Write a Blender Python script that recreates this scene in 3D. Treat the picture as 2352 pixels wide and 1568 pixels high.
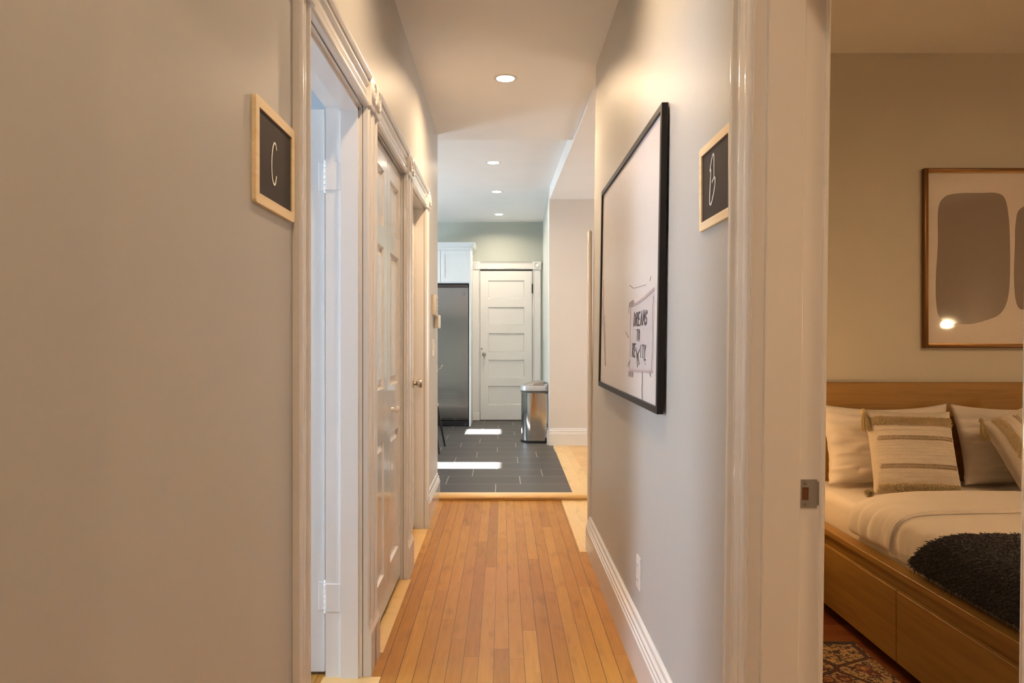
import bpy, bmesh, math, random
from mathutils import Vector, Matrix, noise
random.seed(7)
for o in list(bpy.data.objects): bpy.data.objects.remove(o)
sc = bpy.context.scene
COL = sc.collection
PI = math.pi
# ------------------------------------------------------------------ camera
cam = bpy.data.cameras.new('camera'); camo = bpy.data.objects.new('camera', cam); COL.objects.link(camo)
camo.location = (0, 0, 1.21); camo.rotation_euler = (PI/2, 0, 0)
cam.sensor_width = 36; cam.lens = 1700/2352*36; cam.shift_x = 21/2352; cam.shift_y = -7/2352
cam.clip_start = .02
sc.camera = camo
# ------------------------------------------------------------------ world, view
w = bpy.data.worlds.new('world'); sc.world = w; w.use_nodes = True
w.node_tree.nodes['Background'].inputs[0].default_value = (.55, .7, 1, 1)
w.node_tree.nodes['Background'].inputs[1].default_value = .5
sc.view_settings.view_transform = 'Standard'; sc.view_settings.look = 'None'
sc.view_settings.gamma = 1; sc.view_settings.use_curve_mapping = False
sc.view_settings.exposure = 0.92
WARM = (1, .70, .42); WARMER = (1, .60, .27); DAY = (.62, .80, 1.0); NEUT = (1, .83, .64)
def area(name, loc, rot, sx, sy, power, color, spread=180, shape='RECTANGLE', parent=None):
    l = bpy.data.lights.new(name, 'AREA'); l.shape = shape; l.size = sx
    if shape in ('RECTANGLE', 'ELLIPSE'): l.size_y = sy
    l.energy = power; l.color = color; l.spread = math.radians(spread)
    o = bpy.data.objects.new(name, l); COL.objects.link(o); o.location = loc; o.rotation_euler = rot
    if parent: o.parent = parent
    return o
def point(name, loc, power, color, radius=.04):
    l = bpy.data.lights.new(name, 'POINT'); l.energy = power; l.color = color; l.shadow_soft_size = radius
    o = bpy.data.objects.new(name, l); COL.objects.link(o); o.location = loc
    return o
# sun through the two slim kitchen windows
sl = bpy.data.lights.new('sun', 'SUN'); sl.energy = 240; sl.angle = .012; sl.color = (1, .97, .93)
so = bpy.data.objects.new('sun', sl); COL.objects.link(so)
so.rotation_euler = Vector((1, 0, -.56)).to_track_quat('-Z', 'Y').to_euler()
# area lights added as daylight, each inside an opaque window blind
area('kitchen_daylight_fill', (-3.30, 8.0, 1.55), (0, -PI/2, 0), 1.1, 1.3, 55, (.72, .86, 1.0))
area('daylight_room', (-3.38, 2.0, 1.45), (0, -PI/2, 0), 1.3, 1.1, 54, (.64, .80, 1.0))
area('daylight_living', (3.9, 6.4, 1.5), (0, PI/2, 0), 1.3, 1.6, 24, (1, .94, .90))
# ------------------------------------------------------------------ helpers
def newbm(): return bmesh.new()
def box(bm, x0, x1, y0, y1, z0, z1, bev=0, seg=1):
    vs = [bm.verts.new((x, y, z)) for x in (x0, x1) for y in (y0, y1) for z in (z0, z1)]
    q = [(0,1,3,2), (4,6,7,5), (0,4,5,1), (2,3,7,6), (0,2,6,4), (1,5,7,3)]
    fs = [bm.faces.new([vs[i] for i in f]) for f in q]
    if bev > 0:
        es = list({e for f in fs for e in f.edges})
        bmesh.ops.bevel(bm, geom=es, offset=bev, segments=seg, profile=.5, affect='EDGES')
def quadbox(bm, pts_xy, z0, z1):
    b = [bm.verts.new((x, y, z0)) for x, y in pts_xy]; t = [bm.verts.new((x, y, z1)) for x, y in pts_xy]
    n = len(b); bm.faces.new(b[::-1]); bm.faces.new(t)
    for i in range(n): bm.faces.new([b[i], b[(i+1) % n], t[(i+1) % n], t[i]])
def prism(bm, pts, fn, l0, l1):
    a = [bm.verts.new(fn(u, v, l0)) for u, v in pts]; b = [bm.verts.new(fn(u, v, l1)) for u, v in pts]
    n = len(a); bm.faces.new(a[::-1]); bm.faces.new(b)
    for i in range(n): bm.faces.new([a[i], a[(i+1) % n], b[(i+1) % n], b[i]])
def basis(d):
    d = Vector(d).normalized(); a = Vector((0, 0, 1)) if abs(d.z) < .9 else Vector((1, 0, 0))
    u = d.cross(a).normalized(); return u, d.cross(u).normalized()
def tube(bm, pts, r, n=8, caps=True):
    pts = [Vector(p) for p in pts]; rings = []
    for i, p in enumerate(pts):
        d = pts[min(i+1, len(pts)-1)] - pts[max(i-1, 0)]
        u, v = basis(d); rr = r[i] if isinstance(r, (list, tuple)) else r
        if i and rings:
            pass
        rings.append([bm.verts.new(p + u*rr*math.cos(2*PI*k/n) + v*rr*math.sin(2*PI*k/n)) for k in range(n)])
    for a, b in zip(rings, rings[1:]):
        for k in range(n): bm.faces.new([a[k], a[(k+1) % n], b[(k+1) % n], b[k]])
    if caps: bm.faces.new(rings[0][::-1]); bm.faces.new(rings[-1])
def lathe(bm, prof, c, axis, n=24):
    """prof = [(radius, distance along axis)]"""
    d = Vector(axis).normalized(); u, v = basis(d); c = Vector(c); rings = []
    for r, h in prof:
        if r < 1e-6: rings.append([bm.verts.new(c + d*h)])
        else: rings.append([bm.verts.new(c + d*h + u*r*math.cos(2*PI*k/n) + v*r*math.sin(2*PI*k/n)) for k in range(n)])
    for a, b in zip(rings, rings[1:]):
        for k in range(n):
            q = [a[k % len(a)], a[(k+1) % len(a)], b[(k+1) % len(b)], b[k % len(b)]]
            q2 = []
            for x in q:
                if x not in q2: q2.append(x)
            if len(q2) > 2: bm.faces.new(q2)
    for rg, rev in ((rings[0], True), (rings[-1], False)):
        if len(rg) > 2: bm.faces.new(rg[::-1] if rev else rg)
def obj(name, bm, m, parent=None, smooth=False, shear=False, angle=35):
    if shear:
        for v in bm.verts: v.co.x += LEAN*v.co.z
    bmesh.ops.remove_doubles(bm, verts=bm.verts, dist=1e-6)
    bmesh.ops.recalc_face_normals(bm, faces=bm.faces)
    me = bpy.data.meshes.new(name); bm.to_mesh(me); bm.free()
    me.materials.append(m)
    if smooth:
        for p in me.polygons: p.use_smooth = True
        try: me.set_sharp_from_angle(angle=math.radians(angle))
        except Exception: pass
    o = bpy.data.objects.new(name, me); COL.objects.link(o)
    if parent: o.parent = parent; o.matrix_parent_inverse = Matrix.Translation(-parent.location)
    return o
def tag(o, label, cat, group=None, kind=None):
    o['label'] = label; o['category'] = cat
    if group: o['group'] = group
    if kind: o['kind'] = kind
    return o
def thing(name, label, cat, loc=(0, 0, 0), group=None, kind=None):
    o = bpy.data.objects.new(name, None); COL.objects.link(o); o.location = loc; o.empty_display_size = .05
    return tag(o, label, cat, group, kind)
def struct(name, bm, m, label, cat='wall', **k):
    return tag(obj(name, bm, m, **k), label, cat, kind='structure')
LEAN = .0125      # the right hall wall is a little out of plumb
# ------------------------------------------------------------------ materials
def mk(name):
    m = bpy.data.materials.new(name); m.use_nodes = True; nt = m.node_tree
    return m, nt, nt.nodes['Principled BSDF']
def N(nt, t, **kw):
    n = nt.nodes.new(t)
    for k, v in kw.items(): setattr(n, k, v)
    return n
def put(nt, sock, v):
    if hasattr(v, 'is_linked'): nt.links.new(v, sock)
    else: sock.default_value = v
def MA(nt, op, a, b=None, c=None):
    n = N(nt, 'ShaderNodeMath', operation=op); put(nt, n.inputs[0], a)
    if b is not None: put(nt, n.inputs[1], b)
    if c is not None: put(nt, n.inputs[2], c)
    return n.outputs[0]
def MIX(nt, f, a, b, blend='MIX'):
    n = N(nt, 'ShaderNodeMix', data_type='RGBA', blend_type=blend); put(nt, n.inputs[0], f)
    put(nt, n.inputs[6], a if hasattr(a, 'is_linked') else (*a, 1)); put(nt, n.inputs[7], b if hasattr(b, 'is_linked') else (*b, 1))
    return n.outputs[2]
def XYZ(nt, src='Position'):
    g = N(nt, 'ShaderNodeNewGeometry') if src == 'Position' else N(nt, 'ShaderNodeTexCoord')
    s = N(nt, 'ShaderNodeSeparateXYZ'); nt.links.new(g.outputs[src], s.inputs[0]); return s.outputs
def COMB(nt, x, y, z=0.0):
    c = N(nt, 'ShaderNodeCombineXYZ'); put(nt, c.inputs[0], x); put(nt, c.inputs[1], y); put(nt, c.inputs[2], z); return c.outputs[0]
def NOI(nt, vec, scale, detail=3, rough=.5, dist=0):
    n = N(nt, 'ShaderNodeTexNoise'); n.inputs['Scale'].default_value = scale; n.inputs['Detail'].default_value = detail
    n.inputs['Roughness'].default_value = rough; n.inputs['Distortion'].default_value = dist
    if vec is not None: nt.links.new(vec, n.inputs['Vector'])
    return n.outputs['Fac']
def RAMP(nt, f, stops):
    r = N(nt, 'ShaderNodeValToRGB'); nt.links.new(f, r.inputs[0]); el = r.color_ramp.elements
    while len(el) < len(stops): el.new(.5)
    for e, (p, c) in zip(el, stops): e.position = p; e.color = (*c, 1)
    return r.outputs[0]
def BUMP(nt, bs, h, strength=.2, dist=.002):
    b = N(nt, 'ShaderNodeBump'); b.inputs['Strength'].default_value = strength; b.inputs['Distance'].default_value = dist
    nt.links.new(h, b.inputs['Height']); nt.links.new(b.outputs[0], bs.inputs['Normal'])
def paint(name, c, rough=.5, bump=.08, scale=60, spec=.5, coat=0, var=.03):
    m, nt, b = mk(name)
    g = N(nt, 'ShaderNodeNewGeometry').outputs['Position']
    f = NOI(nt, g, 3.0, 3)
    c2 = tuple(x*(1-var*2) for x in c)
    nt.links.new(MIX(nt, f, c, c2), b.inputs['Base Color'])
    b.inputs['Roughness'].default_value = rough; b.inputs['Specular IOR Level'].default_value = spec
    b.inputs['Coat Weight'].default_value = coat; b.inputs['Coat Roughness'].default_value = .06
    BUMP(nt, b, NOI(nt, g, scale, 2), bump, .002)
    return m
def plain(name, c, rough=.5, metal=0, spec=.5, em=None, ems=0, coat=0):
    m, nt, b = mk(name)
    g = N(nt, 'ShaderNodeTexCoord').outputs['Object']
    nt.links.new(MIX(nt, NOI(nt, g, 25, 2), c, tuple(x*.93 for x in c)), b.inputs['Base Color'])
    b.inputs['Roughness'].default_value = rough; b.inputs['Metallic'].default_value = metal
    b.inputs['Specular IOR Level'].default_value = spec; b.inputs['Coat Weight'].default_value = coat
    if em: b.inputs['Emission Color'].default_value = (*em, 1); b.inputs['Emission Strength'].default_value = ems
    return m
def planks(name, across, width, off, length, cols, gap=.0016, rough=.3, grain=.35, gapc=(.09, .035, .01), gapv=.9, coat=.3, spec=.5):
    m, nt, b = mk(name); p = XYZ(nt); u, v = (p[0], p[1]) if across == 'X' else (p[1], p[0])
    t = MA(nt, 'DIVIDE', MA(nt, 'SUBTRACT', u, off), width); idx = MA(nt, 'FLOOR', t); fr = MA(nt, 'FRACT', t)
    wn = N(nt, 'ShaderNodeTexWhiteNoise', noise_dimensions='1D'); nt.links.new(idx, wn.inputs['W'])
    vv = MA(nt, 'ADD', MA(nt, 'DIVIDE', v, length), MA(nt, 'MULTIPLY', wn.outputs['Value'], 7.3)); j = MA(nt, 'FLOOR', vv); fj = MA(nt, 'FRACT', vv)
    w2 = N(nt, 'ShaderNodeTexWhiteNoise', noise_dimensions='3D'); nt.links.new(COMB(nt, idx, j, .5), w2.inputs['Vector'])
    base = RAMP(nt, w2.outputs['Value'], cols)
    gv = COMB(nt, MA(nt, 'MULTIPLY', u, 60), MA(nt, 'ADD', MA(nt, 'MULTIPLY', v, 5), MA(nt, 'MULTIPLY', w2.outputs['Value'], 50)), idx)
    gr = NOI(nt, gv, 1.0, 4, .6, .6)
    sh = MA(nt, 'SUBTRACT', 1.0, MA(nt, 'MULTIPLY', MA(nt, 'SUBTRACT', gr, .42), grain))
    c = MIX(nt, 1.0, base, COMB(nt, sh, sh, sh), 'MULTIPLY')
    blot = NOI(nt, COMB(nt, MA(nt, 'MULTIPLY', u, 14), MA(nt, 'ADD', MA(nt, 'MULTIPLY', v, 4), MA(nt, 'MULTIPLY', idx, 9.0))), 1.0, 3)
    bl = MA(nt, 'MULTIPLY', MA(nt, 'GREATER_THAN', blot, .0), MA(nt, 'MULTIPLY', MA(nt, 'MAXIMUM', MA(nt, 'SUBTRACT', blot, .56), 0.0), 2.6))
    c = MIX(nt, bl, c, tuple(x*.55 for x in cols[0][1]))
    e = MA(nt, 'MINIMUM', fr, MA(nt, 'SUBTRACT', 1.0, fr))
    gm = MA(nt, 'LESS_THAN', e, gap/2/width)
    gm = MA(nt, 'MULTIPLY', gm, MA(nt, 'ADD', .45, MA(nt, 'MULTIPLY', wn.outputs['Value'], .5)))
    em_ = MA(nt, 'MULTIPLY', MA(nt, 'LESS_THAN', fj, .0018/length), .55)
    gm = MA(nt, 'MULTIPLY', MA(nt, 'MAXIMUM', gm, em_), gapv)
    nt.links.new(MIX(nt, gm, c, gapc), b.inputs['Base Color'])
    nt.links.new(MA(nt, 'ADD', rough, MA(nt, 'MULTIPLY', gr, .12)), b.inputs['Roughness'])
    b.inputs['Coat Weight'].default_value = coat; b.inputs['Coat Roughness'].default_value = .22; b.inputs['Specular IOR Level'].default_value = spec
    BUMP(nt, b, MA(nt, 'SUBTRACT', MA(nt, 'MULTIPLY', gr, .15), gm), .35, .0015)
    return m
def veneer(name, c1, c2, axis='X', rough=.42, src='Position'):
    m, nt, b = mk(name); p = XYZ(nt, src)
    sc_ = {'X': (1.6, 30, 34), 'Y': (30, 1.6, 34), 'Z': (30, 30, 1.6)}[axis]
    v = COMB(nt, MA(nt, 'MULTIPLY', p[0], sc_[0]), MA(nt, 'MULTIPLY', p[1], sc_[1]), MA(nt, 'MULTIPLY', p[2], sc_[2]))
    f = NOI(nt, v, 1.0, 6, .62, 1.2)
    nt.links.new(RAMP(nt, f, [(.3, c2), (.52, c1), (.75, tuple(min(1, x*1.12) for x in c1))]), b.inputs['Base Color'])
    b.inputs['Roughness'].default_value = rough; BUMP(nt, b, f, .15, .001)
    return m
MAT = {}
MAT['wall'] = paint('greige_wall_paint', (.515, .50, .47), .46, .10, 45, spec=.5)
MAT['wallbed'] = paint('bedroom_wall_paint', (.64, .60, .51), .6, .1, 45)
MAT['wallkit'] = paint('kitchen_wall_paint', (.50, .53, .475), .5, .1, 45)
MAT['wallroom'] = paint('side_room_wall_paint', (.50, .53, .55), .6, .1, 45)
MAT['wallliv'] = paint('living_wall_paint', (.78, .73, .68), .5, .1, 45)
MAT['ceil'] = paint('ceiling_paint', (.91, .89, .86), .75, .08, 50)
MAT['trim'] = paint('gloss_white_trim', (.89, .86, .825), .20, .04, 18, spec=.5, coat=.8)
MAT['trimsoft'] = paint('satin_white_trim', (.80, .78, .75), .35, .05, 18)
MAT['cabinet'] = paint('cabinet_white', (.80, .83, .84), .35, .02, 20)
MAT['floor'] = planks('maple_strip_floor', 'X', .0573, .0233, 1.6,
    [(0, (.36, .15, .021)), (.3, (.43, .19, .029)), (.75, (.475, .22, .036)), (1, (.54, .27, .052))], rough=.34, gap=.0030, gapv=1.0, coat=0, spec=.22)
MAT['floorbed'] = planks('dark_red_bedroom_floor', 'Y', .06, .01, 1.4, [(0, (.20, .055, .02)), (.5, (.26, .08, .028)), (1, (.32, .11, .04))], rough=.3)
MAT['floorliv'] = planks('living_strip_floor', 'Y', .057, .02, 1.2, [(0, (.62, .33, .10)), (.5, (.70, .40, .13)), (1, (.76, .46, .17))], rough=.3)
MAT['maple'] = planks('pale_maple_board', 'X', .10, .037, 1.9, [(0, (.76, .48, .18)), (.5, (.80, .53, .22)), (1, (.84, .58, .26))], gap=.0008, rough=.3, grain=.15, gapv=.35)
MAT['maplex'] = planks('pale_maple_threshold', 'Y', .5, 5.3, 4.0, [(0, (.78, .50, .19)), (.5, (.80, .52, .21)), (1, (.82, .55, .23))], gap=.0002, rough=.3, grain=.15, gapv=.2)
MAT['oak'] = veneer('oak_veneer', (.355, .19, .045), (.25, .118, .026), 'X')
MAT['oaky'] = veneer('oak_veneer_side', (.35, .19, .045), (.27, .135, .030), 'Y')
MAT['pine'] = veneer('pine_frame', (.93, .74, .46), (.85, .62, .34), 'Y', .5)
def tile_mat():
    m, nt, b = mk('grey_plank_tile'); p = XYZ(nt)
    t = MA(nt, 'DIVIDE', MA(nt, 'SUBTRACT', p[1], 5.62), .335); row = MA(nt, 'FLOOR', t); fr = MA(nt, 'FRACT', t)
    s = MA(nt, 'DIVIDE', MA(nt, 'SUBTRACT', MA(nt, 'ADD', p[0], .057+6.0), MA(nt, 'MULTIPLY', MA(nt, 'FLOORED_MODULO', row, 3.0), .198)), .6)
    fs = MA(nt, 'FRACT', s); tid = MA(nt, 'FLOOR', s)
    wn = N(nt, 'ShaderNodeTexWhiteNoise', noise_dimensions='2D'); nt.links.new(COMB(nt, row, tid), wn.inputs['Vector'])
    g = NOI(nt, COMB(nt, MA(nt, 'MULTIPLY', p[0], 3), MA(nt, 'MULTIPLY', p[1], 40), MA(nt, 'MULTIPLY', wn.outputs['Value'], 30)), 1, 5, .65, .8)
    c = RAMP(nt, MA(nt, 'ADD', MA(nt, 'MULTIPLY', g, .8), MA(nt, 'MULTIPLY', wn.outputs['Value'], .2)), [(.25, (.030, .028, .028)), (.5, (.052, .047, .045)), (.8, (.085, .076, .07))])
    ey = MA(nt, 'LESS_THAN', MA(nt, 'MINIMUM', fr, MA(nt, 'SUBTRACT', 1.0, fr)), .0035/.335)
    ex = MA(nt, 'LESS_THAN', MA(nt, 'MINIMUM', fs, MA(nt, 'SUBTRACT', 1.0, fs)), .0032/.6)
    gm = MA(nt, 'MAXIMUM', MA(nt, 'MULTIPLY', ey, .6), ex)
    nt.links.new(MIX(nt, gm, c, (.50, .42, .33)), b.inputs['Base Color'])
    nt.links.new(MA(nt, 'ADD', .30, MA(nt, 'MULTIPLY', g, .2)), b.inputs['Roughness']); b.inputs['Specular IOR Level'].default_value = .28
    BUMP(nt, b, MA(nt, 'SUBTRACT', MA(nt, 'MULTIPLY', g, .3), gm), .2, .001)
    return m
MAT['tile'] = tile_mat()
def steel_mat(name, c, rough, vert=True):
    m, nt, b = mk(name); g = N(nt, 'ShaderNodeTexCoord').outputs['Object']; s = N(nt, 'ShaderNodeSeparateXYZ'); nt.links.new(g, s.inputs[0])
    k = (2, 2, 300) if not vert else (300, 300, 2)
    f = NOI(nt, COMB(nt, *[MA(nt, 'MULTIPLY', s.outputs[i], float(k[i])) for i in range(3)]), 1, 2)
    nt.links.new(MIX(nt, f, c, tuple(x*.85 for x in c)), b.inputs['Base Color'])
    b.inputs['Metallic'].default_value = 1; nt.links.new(MA(nt, 'ADD', rough, MA(nt, 'MULTIPLY', f, .1)), b.inputs['Roughness'])
    return m
MAT['fridge'] = steel_mat('brushed_stainless', (.36, .345, .33), .11, False)
MAT['binsteel'] = steel_mat('polished_stainless', (.74, .74, .74), .05)
MAT['nickel'] = steel_mat('satin_nickel', (.55, .50, .45), .25)
MAT['silver'] = plain('silver_plastic', (.50, .51, .52), .35, .3)
MAT['darkgrey'] = plain('dark_grey_plastic', (.12, .11, .105), .4)
MAT['lidtop'] = plain('warm_grey_lid', (.25, .23, .21), .35, .4)
MAT['black'] = plain('black_plastic', (.012, .011, .011), .45)
MAT['blackmetal'] = plain('black_metal', (.02, .019, .02), .35, .3)
MAT['frameblack'] = plain('black_picture_frame', (.016, .012, .011), .42, 0, .25)
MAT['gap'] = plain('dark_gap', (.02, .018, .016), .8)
MAT['slate'] = plain('chalkboard_slate', (.045, .034, .028), .6, 0, .2)
MAT['chalk'] = plain('chalk', (.92, .90, .88), .9)
MAT['gold'] = plain('antique_gold_frame', (.17, .075, .02), .35, .55)
MAT['goldbead'] = plain('gold_bead', (.45, .24, .06), .35, .8)
MAT['mount'] = plain('white_art_paper', (.78, .70, .64), .03, 0, .5)
MAT['artgrey'] = plain('taupe_paint_blob', (.29, .235, .20), .05, 0, .5)
MAT['ink'] = plain('dark_ink', (.075, .06, .065), .6)
MAT['inksoft'] = plain('soft_ink', (.30, .25, .26), .6)
MAT['pinkink'] = plain('pink_grey_ink', (.42, .33, .34), .6)
MAT['poster'] = plain('poster_paper', (.72, .66, .635), .32, 0, .5)
MAT['postersign'] = plain('poster_sign_paper', (.70, .63, .625), .2, 0, .5)
MAT['plate'] = plain('white_plastic_plate', (.80, .77, .73), .3)
MAT['almond'] = plain('almond_plastic', (.74, .68, .58), .4)
MAT['greyscreen'] = plain('grey_screen', (.42, .40, .39), .3)
MAT['led'] = plain('led_lens', (1, 1, 1), .5, em=(1, .90, .78), ems=14)
MAT['whitehook'] = plain('white_hook', (.85, .83, .80), .3)
MAT['crystal'] = plain('old_door_knob', (.45, .41, .37), .15, .9)
MAT['blind'] = plain('white_blind', (.8, .8, .8), .8)
def fabric(name, c, rough=.9, scale=220, var=.12, sheen=.3, bump=.3):
    m, nt, b = mk(name); g = N(nt, 'ShaderNodeTexCoord').outputs['Object']
    f = NOI(nt, g, scale, 3)
    nt.links.new(MIX(nt, f, c, tuple(x*(1-var*2) for x in c)), b.inputs['Base Color'])
    b.inputs['Roughness'].default_value = rough; b.inputs['Sheen Weight'].default_value = sheen
    BUMP(nt, b, f, bump, .0015); return m
MAT['linen'] = fabric('white_bed_linen', (.78, .70, .62), var=.02, bump=.1)
MAT['sheet'] = fabric('white_sheet', (.76, .68, .60), var=.02, bump=.1)
MAT['cream'] = fabric('cream_woven_cotton', (.74, .64, .53), var=.12, scale=160)
MAT['fringe'] = fabric('oatmeal_fringe', (.86, .70, .44), var=.14, scale=120)
MAT['weave'] = fabric('tan_woven_rows', (.50, .37, .22), var=.2)
MAT['tassel'] = fabric('straw_tassel', (.60, .46, .22), var=.15)
MAT['throw'] = fabric('charcoal_chunky_yarn', (.085, .072, .076), var=.42, scale=90)
MAT['seat'] = fabric('grey_seat_fabric', (.2, .2, .2))
MAT['bulb'] = plain('lit_globe', (1, .9, .7), .4, em=(1, .70, .38), ems=300)
MAT['shade'] = plain('lit_lampshade', (.9, .8, .6), .8, em=(1, .6, .26), ems=2)
def rug_mat():
    m, nt, b = mk('persian_rug_pile'); p = XYZ(nt)
    x, y = p[0], p[1]
    v = COMB(nt, MA(nt, 'MULTIPLY', x, 1.0), MA(nt, 'MULTIPLY', y, 1.0))
    vo = N(nt, 'ShaderNodeTexVoronoi', feature='F1'); vo.inputs['Scale'].default_value = 11; nt.links.new(v, vo.inputs['Vector'])
    d = vo.outputs['Distance']
    rings = MA(nt, 'SINE', MA(nt, 'MULTIPLY', d, 26.0))
    n1 = NOI(nt, v, 44, 3, .6, 1.5); n2 = NOI(nt, v, 70, 2, .5, 2.0)
    cream, red, navy, rust, green = (.60, .40, .18), (.16, .020, .012), (.010, .011, .018), (.36, .11, .03), (.05, .05, .03)
    c = MIX(nt, MA(nt, 'GREATER_THAN', n1, .52), cream, navy)
    c = MIX(nt, MA(nt, 'GREATER_THAN', n2, .60), c, red)
    c = MIX(nt, MA(nt, 'MULTIPLY', MA(nt, 'GREATER_THAN', rings, .35), MA(nt, 'LESS_THAN', d, .42)), c, red)
    c = MIX(nt, MA(nt, 'LESS_THAN', d, .21), c, rust)
    c = MIX(nt, MA(nt, 'LESS_THAN', d, .09), c, cream)
    ve = N(nt, 'ShaderNodeTexVoronoi', feature='DISTANCE_TO_EDGE'); ve.inputs['Scale'].default_value = 3.6; nt.links.new(v, ve.inputs['Vector'])
    c = MIX(nt, MA(nt, 'LESS_THAN', ve.outputs['Distance'], .030), c, navy)
    c = MIX(nt, MA(nt, 'LESS_THAN', ve.outputs['Distance'], .010), c, red)
    c = MIX(nt, MA(nt, 'GREATER_THAN', y, 2.905), c, navy)
    nt.links.new(c, b.inputs['Base Color']); b.inputs['Roughness'].default_value = .95
    b.inputs['Sheen Weight'].default_value = .2
    BUMP(nt, b, NOI(nt, v, 400, 2), .5, .003); return m
MAT['rug'] = rug_mat()
def glass_mat():
    m, nt, b = mk('window_glass'); b.inputs['Base Color'].default_value = (1, 1, 1, 1)
    tr = N(nt, 'ShaderNodeBsdfTransparent'); mx = N(nt, 'ShaderNodeMixShader'); gl = N(nt, 'ShaderNodeBsdfGlossy'); gl.inputs['Roughness'].default_value = .02
    mx.inputs[0].default_value = .06; nt.links.new(tr.outputs[0], mx.inputs[1]); nt.links.new(gl.outputs[0], mx.inputs[2])
    nt.links.new(mx.outputs[0], nt.nodes['Material Output'].inputs['Surface']); return m
MAT['glass'] = glass_mat()
# ------------------------------------------------------------------ the shell
CH, CK, CL, CB = 2.77, 2.872, 2.735, 2.655       # ceilings: hall, kitchen, living side, bedroom
XL, XR = -.50, .50
def wall_with_holes(bm, x0, x1, y0, y1, z1, holes):
    """wall along Y; holes = (ya, yb, za, zb)"""
    c = y0
    for ya, yb, za, zb in holes:
        if ya > c: box(bm, x0, x1, c, ya, 0, z1)
        if za > 0: box(bm, x0, x1, ya, yb, 0, za)
        if zb < z1: box(bm, x0, x1, ya, yb, zb, z1)
        c = yb
    box(bm, x0, x1, c, y1, 0, z1)
bm = newbm(); wall_with_holes(bm, XL-.13, XL, -2.5, 5.67, CH, [(1.845, 2.655, 0, 2.05), (2.82, 3.73, 0, 2.05), (3.90, 4.72, 0, 2.05)])
struct('wall_left', bm, MAT['wall'], 'greige left hallway wall pierced by three white doorways')
bm = newbm(); wall_with_holes(bm, XR, XR+.13, -2.5, 4.25, CH, [(.70, 1.51, 0, 2.05)])
struct('wall_right', bm, MAT['wall'], 'greige right hallway wall carrying the big black frame', shear=True)
bm = newbm(); box(bm, -.7, .75, -2.62, -2.5, 0, 2.85); struct('wall_behind', bm, MAT['wall'], 'greige hallway end wall behind the viewer')
bm = newbm(); box(bm, -3.55, -.63, 5.55, 5.67, 0, 2.95); box(bm, -.63, -.5, 5.55, 5.67, 2.77, 2.95)
struct('wall_kitchen_front', bm, MAT['wallkit'], 'kitchen side of the wall where the hall opens out')
bm = newbm(); wall_with_holes(bm, -3.55, -3.40, 5.55, 10.7, 2.95, [(6.66, 7.0, .95, 2.0), (7.35, 8.65, 1.0, 2.1), (9.05, 9.55, 1.68, 2.0)])
struct('wall_kitchen_left', bm, MAT['wallkit'], 'kitchen window wall out of sight to the left')
bm = newbm(); box(bm, -3.55, .70, 10.58, 10.7, 0, 2.95); struct('wall_kitchen_back', bm, MAT['wallkit'], 'sage kitchen wall around the five panel door')
bm = newbm(); quadbox(bm, [(.508, 8.12), (.64, 8.12), (.70, 10.60), (.572, 10.60)], 0, 2.95)
struct('wall_kitchen_right', bm, MAT['wallkit'], 'narrow kitchen side wall lit bluish beside the steel bin')
bm = newbm(); box(bm, .507, 4.1, 8.114, 8.24, 0, 2.95); struct('wall_living_back', bm, MAT['wallliv'], 'pale pinkish wall facing down the hall, right of the bin')
bm = newbm(); wall_with_holes(bm, 4.0, 4.12, 4.25, 8.12, 2.95, [(5.5, 7.2, .8, 2.2)]); struct('wall_living_right', bm, MAT['wallliv'], 'living room window wall out of sight to the right')
bm = newbm(); box(bm, .66, 4.9, 3.75, 4.25, 0, 2.95); struct('wall_bedroom_back', bm, MAT['wallbed'], 'warm tan bedroom wall behind the oak headboard')
bm = newbm(); box(bm, 4.8, 4.92, -1.2, 3.75, 0, 2.95); struct('wall_bedroom_right', bm, MAT['wallbed'], 'bedroom side wall out of sight to the right')
bm = newbm(); box(bm, .66, 4.9, -1.3, -1.2, 0, 2.95); struct('wall_bedroom_front', bm, MAT['wallbed'], 'bedroom wall behind the viewer')
bm = newbm(); wall_with_holes(bm, -3.6, -3.48, .5, 3.3, 2.85, [(1.4, 2.6, .8, 2.1)]); struct('wall_side_room_left', bm, MAT['wallroom'], 'blue grey window wall of the left room')
bm = newbm(); box(bm, -3.6, -.63, 3.3, 3.42, 0, 2.85); struct('wall_side_room_back', bm, MAT['wallroom'], 'blue grey wall of the left room behind its open door')
bm = newbm(); box(bm, -3.6, -.63, .38, .5, 0, 2.85); struct('wall_side_room_front', bm, MAT['wallroom'], 'blue grey near wall of the left room')
# ceilings
bm = newbm(); box(bm, -.66, .72, -2.6, 4.25, CH, CH+.1)
quadbox(bm, [(-.66, 4.25), (.565, 4.25), (.545, 5.82), (-.66, 5.82)], CH, CH+.18)
struct('ceiling_hall', bm, MAT['ceil'], 'low hallway ceiling with one recessed light in view', 'ceiling')
bm = newbm(); box(bm, -3.55, .8, 5.82, 10.7, CK, CK+.1); box(bm, -3.55, -.66, 5.55, 5.84, CK, CK+.1)
struct('ceiling_kitchen', bm, MAT['ceil'], 'raised kitchen ceiling with a row of three recessed lights', 'ceiling')
bm = newbm(); quadbox(bm, [(.567, 4.25), (4.1, 4.25), (4.1, 8.13), (.513, 8.13), (.5465, 5.82)], CL, CL+.24)
struct('ceiling_living', bm, MAT['ceil'], 'lower ceiling right of the kitchen, stepped down along one edge', 'ceiling')
bm = newbm(); box(bm, .66, 4.9, -1.3, 3.76, CB, CB+.1); struct('ceiling_bedroom', bm, MAT['ceil'], 'warm shaded bedroom ceiling', 'ceiling')
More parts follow.
